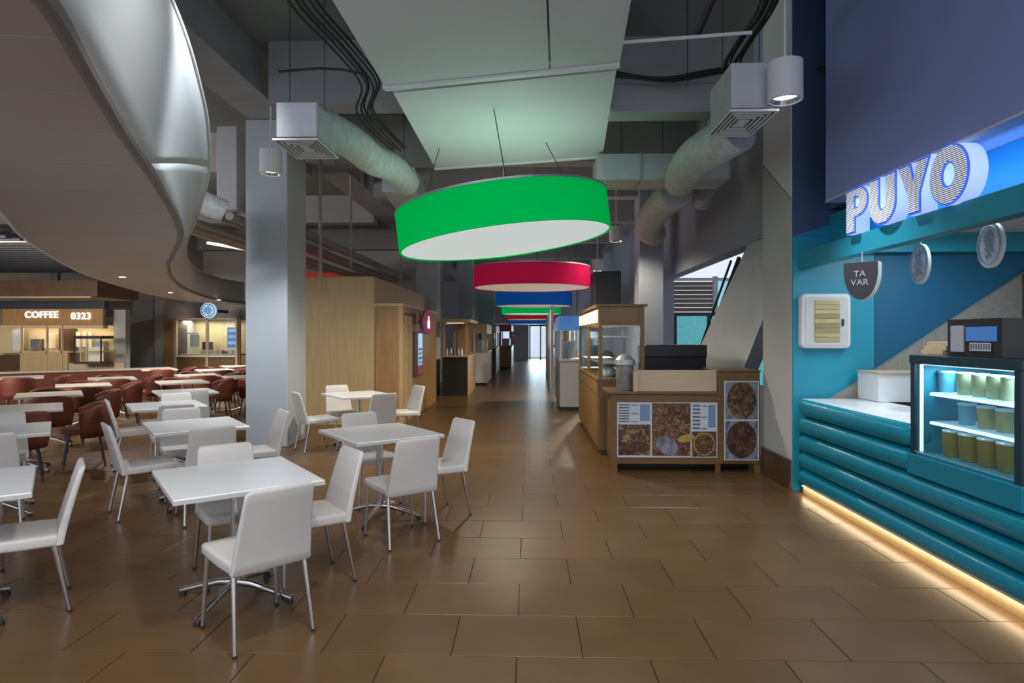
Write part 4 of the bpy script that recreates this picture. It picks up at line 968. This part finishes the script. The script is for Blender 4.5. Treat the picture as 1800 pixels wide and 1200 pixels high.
# ================================================================== TIMBER BOX AND WARDROBE, LEFT OF CORRIDOR
bx0, bx1, by0, by1 = C2(-4.6, 11)[0], C2(-2.44, 11)[0], 11.0, 16.5
tb = tag(MB().box(bx0, bx1, by0, by1, 0, 2.63, 0.006).build('timber_box', 'wood_light'), 'tall plain pale timber box behind the big pillar', 'box')
wx0, wx1 = bx1+0.003, C2(-1.95, 11)[0]
wr = thing('timber_wardrobe', 'tall oak wardrobe-like stall with a poster niche facing the corridor', 'stall', ((wx0+wx1)/2, 13, 0))
ww = (wx1-wx0)/2
box('carcass', 'wood', wr, -ww, ww, -2.0, 2.1, 0, 2.10); box('cornice', 'wood_light', wr, -ww-0.0, ww+0.03, -2.03, 2.13, 2.10, 2.15)
box('door_panel', 'wood', wr, -ww+0.03, ww-0.05, -2.018, -2.0, 0.04, 2.06, 0.004); box('corner_post', 'wood_light', wr, ww-0.06, ww+0.012, -2.012, -1.9, 0, 2.10)
for q in range(6): box('batten', 'wood_light', wr, ww, ww+0.014, -1.8+q*0.13, -1.72+q*0.13, 0.05, 1.95)
box('dark_gap', 'wood_dark', wr, ww, ww+0.004, -1.86, -0.6, 1.80, 2.0)
nf = box('niche_frame', 'wood_dark', wr, ww, ww+0.03, -0.95, 0.0, 0.78, 1.66)
box('screen', 'screen', nf, ww+0.03, ww+0.036, -0.55, -0.06, 0.98, 1.63); box('screen_caption', 'pinkish', nf, ww+0.03, ww+0.036, -0.55, -0.06, 0.80, 0.97)
for q in range(4): box('screen_band', 'print_blue' if q % 2 else 'print_white', nf, ww+0.036, ww+0.039, -0.5, -0.12, 1.02+q*0.09, 1.06+q*0.09)
rs = thing('round_stall_sign', 'round pink sign with a white bottle mark on the oak stall', 'sign', (wx1+0.22, 12.25, 1.86), 0)
rs.location = D(751, 566, 13.0)
def ydisc(R, a, b, n=36): return MB().prism([(R*math.cos(q*2*math.pi/n), R*math.sin(q*2*math.pi/n)) for q in range(n)], 'y', a, b)
ydisc(0.26, -0.03, 0.03).build('sign_face', 'pinkish', rs); rs.rotation_euler = (0, 0, math.radians(74))
for k_ in (-1,):
    box('bottle_mark', 'white_letter', rs, -0.05, 0.05, -0.037, -0.031, -0.13, 0.03); box('bottle_mark', 'white_letter', rs, -0.022, 0.022, -0.037, -0.031, 0.03, 0.12)
MB().tube([(0, 0.03, 0), (0.0, 0.22, 0)], 0.03, 8).build('bracket', 'wood_dark', rs)
# red board above the timber box
t = tag(MB().box(-0.9, 0.9, -0.6, 0.6, 0, 0.12, 0.01).build('red_canopy', 'red'), 'red canopy panel peeping over the timber box beside the pillar', 'canopy'); p = D(545, 478, 15.0); t.location = (p.x-0.1, p.y, 2.90)
# farther left kiosk with dark counter
def D3(px, d): return C2((px-900)/F*d, d)
a, b = D3(778, 16.5), D3(822, 16.5)
t = thing('dark_counter_kiosk', 'wood-framed kiosk with a black counter front, left of the corridor', 'kiosk', (a[0], a[1], 0)); wdt = b[0]-a[0]
box('counter_front', 'olive_black', t, 0, wdt, 0, 0.06, 0, 1.02); box('counter_top', 'wood_pale', t, -0.02, wdt+0.02, -0.03, 2.4, 1.02, 1.05)
box('side_panel', 'wood_light', t, wdt-0.06, wdt, 0.06, 2.4, 0, 1.02); box('back_panel', 'wood', t, 0.25, wdt-0.05, 1.2, 1.25, 1.05, 1.93)
for x in (0, wdt-0.06):
    for y in (0.0, 2.34): box('post', 'wood_light', t, x, x+0.06, y, y+0.06, 1.05, 1.93)
box('roof', 'wood_light', t, -0.06, wdt+0.08, -0.08, 2.46, 1.93, 2.02); box('light_strip', 'warm_glow', t, 0.1, wdt-0.1, 0.1, 0.14, 1.905, 1.928)
for q in range(5): tag(MB().lathe([(0.035, 0), (0.04, 0.1), (0.02, 0.16), (0.02, 0.2)], 12, cap0=True, cap1=True).build('bottle', ['steel', 'white_paint', 'tin'][q % 3], None, True), 'small bottle on the black-fronted kiosk counter, '+ord_[q]+' from the left', 'bottle', 'bottles on the black-fronted kiosk').location = (a[0]+0.07+q*0.1, a[1]+0.3+0.1*(q % 2), 1.052)
# more stalls farther along both sides
def stall(px0, px1, d, ln_, h, body, top, label, sign=None, glass=False):
    a, b = D3(px0, d), D3(px1, d); x0, x1 = a[0], b[0]; cx = (x0+x1)/2; hw_ = (x1-x0)/2
    t = thing('market_stall', label, 'stall', (cx, a[1], 0))
    box('base', body, t, -hw_, hw_, 0, ln_, 0.08, 1.05); box('plinth', 'black', t, -hw_+0.03, hw_-0.03, 0.03, ln_-0.03, 0, 0.08)
    box('worktop', top, t, -hw_-0.02, hw_+0.02, -0.02, ln_+0.02, 1.05, 1.09)
    for x in (-hw_, hw_-0.05):
        for y in (0, ln_/2, ln_-0.05): box('post', top, t, x, x+0.05, y, y+0.05, 1.09, h-0.3)
    box('head_box', sign or top, t, -hw_, hw_, 0, ln_, h-0.3, h)
    if glass: box('pane', 'glass', t, -hw_+0.05, hw_-0.05, 0.01, 0.016, 1.09, h-0.3)
    box('shelf_unit', 'appliance', t, -hw_*0.5, hw_*0.6, ln_*0.3, ln_*0.8, 1.09, 1.45)
    return t
stall(984, 1022, 13.2, 2.2, 2.0, 'appliance', 'steel', 'grey and blue stall just beyond the glazed kiosk', 'blue_screen', True)
stall(1000, 1022, 16.6, 3.0, 2.05, 'white_paint', 'wood_light', 'pale stall second beyond the glazed kiosk on the right')
stall(985, 1008, 21.0, 5.0, 2.1, 'wood', 'wood_pale', 'brown stall third beyond the glazed kiosk on the right')
stall(975, 995, 29.0, 6.0, 2.2, 'steel', 'white_paint', 'farthest pale stall on the right of the corridor')
stall(826, 856, 20.0, 2.5, 1.95, 'white_paint', 'wood_light', 'pale stall behind the black-fronted kiosk on the left', 'wood_light', True)
stall(850, 872, 25.5, 3.0, 2.0, 'wood_dark', 'wood_pale', 'dark stall third along the left of the corridor')
stall(876, 899, 30.0, 4.0, 2.1, 'wood', 'pinkish', 'brown stall with a pink head panel, far left of the corridor')
for q in range(5): tag(MB().box(-0.03, 0.03, -0.03, 0.03, 0, 2.3).build('display_rail', 'steel' if q % 2 else 'white_paint'), ord_[q]+' upright pale display rail from the front, beside the grey and blue stall', 'rail', 'upright rails along the right stalls').location = (D3(976-q*3, 15+q*2.2)[0]-0.07, D3(976, 15+q*2.2)[1], 0)

# ================================================================== COFFEE KIOSK AND BOOTH, FAR LEFT
dk = 17.0
def kx(px): return D3(px, dk)[0]
def kz(py): return EYE+(HZ-py)/F*dk
ky = D3(100, dk)[1]
kk = thing('coffee_kiosk', 'wooden coffee kiosk with a lit COFFEE sign at the far left', 'kiosk', (kx(100), ky, 0)); KX = kx(100)
def kb(name, m, x0, x1, y0, y1, dy0, dy1, par=None): return box(name, m, par or kk, kx(x0)-KX, kx(x1)-KX, dy0, dy1, max(kz(y1), 0), kz(y0))
sb = kb('sign_board', 'wood', 5, 185, 543, 571, -0.05, 0.05)
text_mesh('lettering', 'COFFEE', 0.25, face_cam((kx(76)-KX, -0.07, kz(553.5))), 'white_letter', sb, 0.015, 0.003, space=1.1)
text_mesh('lettering', '0323', 0.26, face_cam((kx(146.5)-KX, -0.07, kz(556))), 'white_letter', sb, 0.015, 0.003, space=1.1)
kb('dark_lintel', 'slat_dark', -10, 185, 528, 543, 0.0, 0.2)
kb('head_strip', 'wood_pale', 0, 183, 571, 577, 0.0, 0.2)
for x0, x1 in ((38, 82), (84, 120)): kb('counter_panel', 'wood_light', x0, x1, 620, 700, -0.02, 0.06)
kb('counter_panel', 'wood_dark', -20, 36, 624, 700, 0, 0.06); kb('counter_panel', 'wood_pale', 122, 204, 638, 700, -0.02, 0.4)
for x in (37, 83, 110): kb('post', 'wood_pale', x-1, x+1.2, 571, 700, -0.04, 0.02)
kb('counter_ledge', 'wood_pale', -20, 122, 617, 620, -0.04, 0.3)
kb('back_wall', 'booth_back', -60, 176, 571, 700, 0.62, 0.7)
kb('white_panel', 'print_white', 4, 23, 568, 620, 0.3, 0.34); kb('shelf_unit', 'wood_dark', 86, 108, 577, 618, 0.35, 0.6)
kb('menu_screen', 'warm_lit', 62, 80, 585, 612, 0.3, 0.35); kb('menu_screen', 'warm_lit', 114, 142, 583, 610, 0.42, 0.46)
kb('side_post', 'beam', 183, 205, 543, 700, 0.42, 0.62)
kb('machine', 'steel', 150, 165, 600, 640, 0.42, 0.6)
kb('machine', 'tin', 42, 58, 596, 619, 0.2, 0.4)
for x in (124, 135): kb('bar', 'wood_pale', x, x+2.5, 583, 640, 0.36, 0.40)
t = thing('pastry_case', 'small lit glass pastry case at the right end of the coffee kiosk', 'display case', (kx(180), ky-0.3, kz(638)))
h_ = kz(590)-kz(638); hw_ = (kx(204)-kx(156))/2
box('base', 'dark_metal', t, -hw_, hw_, -0.25, 0.25, 0, 0.05); box('roof', 'dark_metal', t, -hw_, hw_, -0.25, 0.25, h_-0.08, h_); box('lit_back', 'warm_lit', t, -hw_+0.08, 0.1, 0.2, 0.24, 0.06, h_*0.6)
for x in (-hw_, hw_-0.03): box('post', 'dark_metal', t, x, x+0.03, -0.25, -0.22, 0.05, h_-0.08)
box('pane', 'glass', t, -hw_+0.03, hw_-0.03, -0.24, -0.235, 0.05, h_-0.08); box('shelf', 'wood_pale', t, -hw_+0.05, hw_-0.05, -0.2, 0.2, h_*0.42, h_*0.45)
light('AREA', 'kiosk_glow', (kx(90), ky+0.25, 2.0), 14, (1.0, 0.78, 0.5), rot=(0, 0, 0), shape='RECTANGLE', size=2.6, size_y=0.2)
t = thing('wood_canopy', 'dark brown canopy hanging above the coffee kiosk sign', 'canopy', (kx(118), ky-0.3, kz(526)))
hw_ = (kx(209)-kx(27))/2; box('fascia', 'wood_dark', t, -hw_, hw_, -0.5, 1.2, 0.03, 0.44); box('soffit_board', 'wood_pale', t, -hw_+0.02, hw_-0.2, -0.48, 1.18, 0, 0.03)
box('hanger', 'dark_metal', t, -0.03, 0.03, -0.03, 0.03, 0.44, 2.5)
# glazed service booth before the back wall
db_ = 20.2
def ox(px): return D3(px, db_)[0]
def oz(py): return EYE+(HZ-py)/F*db_
oy = D3(350, db_)[1]; OX = ox(350)
ob = thing('service_booth', 'wood-framed service booth with two glazed hatches under a round lit sign', 'booth', (OX, oy, 0))
def obx(name, m, x0, x1, y0, y1, a, b, par=None): return box(name, m, par or ob, ox(x0)-OX, ox(x1)-OX, a, b, max(oz(y1), 0), oz(y0))
obx('door_panel', 'wood', 287, 306, 561, 690, 0, 0.06)
obx('lower_panel', 'wood_counter', 311, 418, 627, 690, 0, 0.06)
for x0, x1 in ((306, 311), (363, 367), (416, 419)): obx('post', 'wood_pale', x0, x1, 560, 690, -0.05, 0.03)
obx('post', 'wood_dark', 419.5, 424, 560, 690, -0.03, 0.03)
obx('head_rail', 'wood_pale', 306, 419, 559, 561.5, -0.05, 0.03); obx('sill', 'white_paint', 311, 416, 625, 627, -0.1, 0.1)
obx('booth_back_panel', 'booth_back', 300, 424, 561, 690, 1.0, 1.05)
obx('pane', 'glass', 311, 363, 561.5, 625, 0.0, 0.006); obx('pane', 'glass', 367, 416, 561.5, 625, 0.0, 0.006)
obx('notice', 'print_white', 322, 339, 588, 610, 0.4, 0.41); obx('shelf', 'white_paint', 312, 339, 585, 587, 0.35, 0.45)
obx('monitor', 'dark_metal', 344, 361, 601, 615, 0.4, 0.5); obx('till', 'appliance', 344, 362, 616, 624, 0.3, 0.6)
obx('menu_board', 'blue_screen', 392, 416, 575, 611, 0.3, 0.33)
for q in range(3): obx('menu_board_line', 'screen', 394, 414, 578+q*11, 583+q*11, 0.28, 0.299)
obx('work_shelf', 'wood_light', 312, 416, 622, 625, 0.1, 0.7)
for q in range(5): obx('utensil_tray', ['steel', 'wood_pale', 'dark_metal'][q % 3], 368+q*9, 375+q*9, 615+q % 3, 622, 0.25, 0.45)
light('AREA', 'booth_light', (OX, oy+0.55, oz(563)), 18, (1.0, 0.88, 0.65), rot=(0, 0, 0), shape='RECTANGLE', size=1.6, size_y=0.4)
p = D(367, 545.5, db_-0.35)
t = thing('round_lit_sign', 'round blue-white lit sign on the grey wall above the service booth', 'sign', p)
ydisc(0.24, -0.05, 0.05).build('disc', 'sign_blue', t)
MB().tube([(0.2*math.cos(q*math.pi/16), -0.055, 0.2*math.sin(q*math.pi/16)) for q in range(33)], 0.012, 6).build('ring_mark', 'logo_dark', t)
m_ = MB()
for q in (-0.08, 0.0, 0.08):
    for s_ in (-1, 1): m_.tube([(-0.11+q, -0.055, s_*(-0.11-q*0.2)), (0.11+q*0.3, -0.055, s_*(0.11-q))], 0.011, 6)
m_.build('lattice_mark', 'logo_dark', t)
box('wall_mount', 'dark_metal', t, -0.05, 0.05, 0.05, 1.2, -0.05, 0.05)
t = thing('wall_camera', 'small dark fixture on the grey wall left of the booth', 'fixture', D(263, 577, 20.3)); t.location.y = 21.38
box('base', 'dark_metal', t, -0.06, 0.06, -0.05, 0.0, -0.08, 0.08); MB().tube([(0, -0.05, 0), (0.05, -0.15, -0.05)], 0.035, 10).build('lens', 'black', t, True)
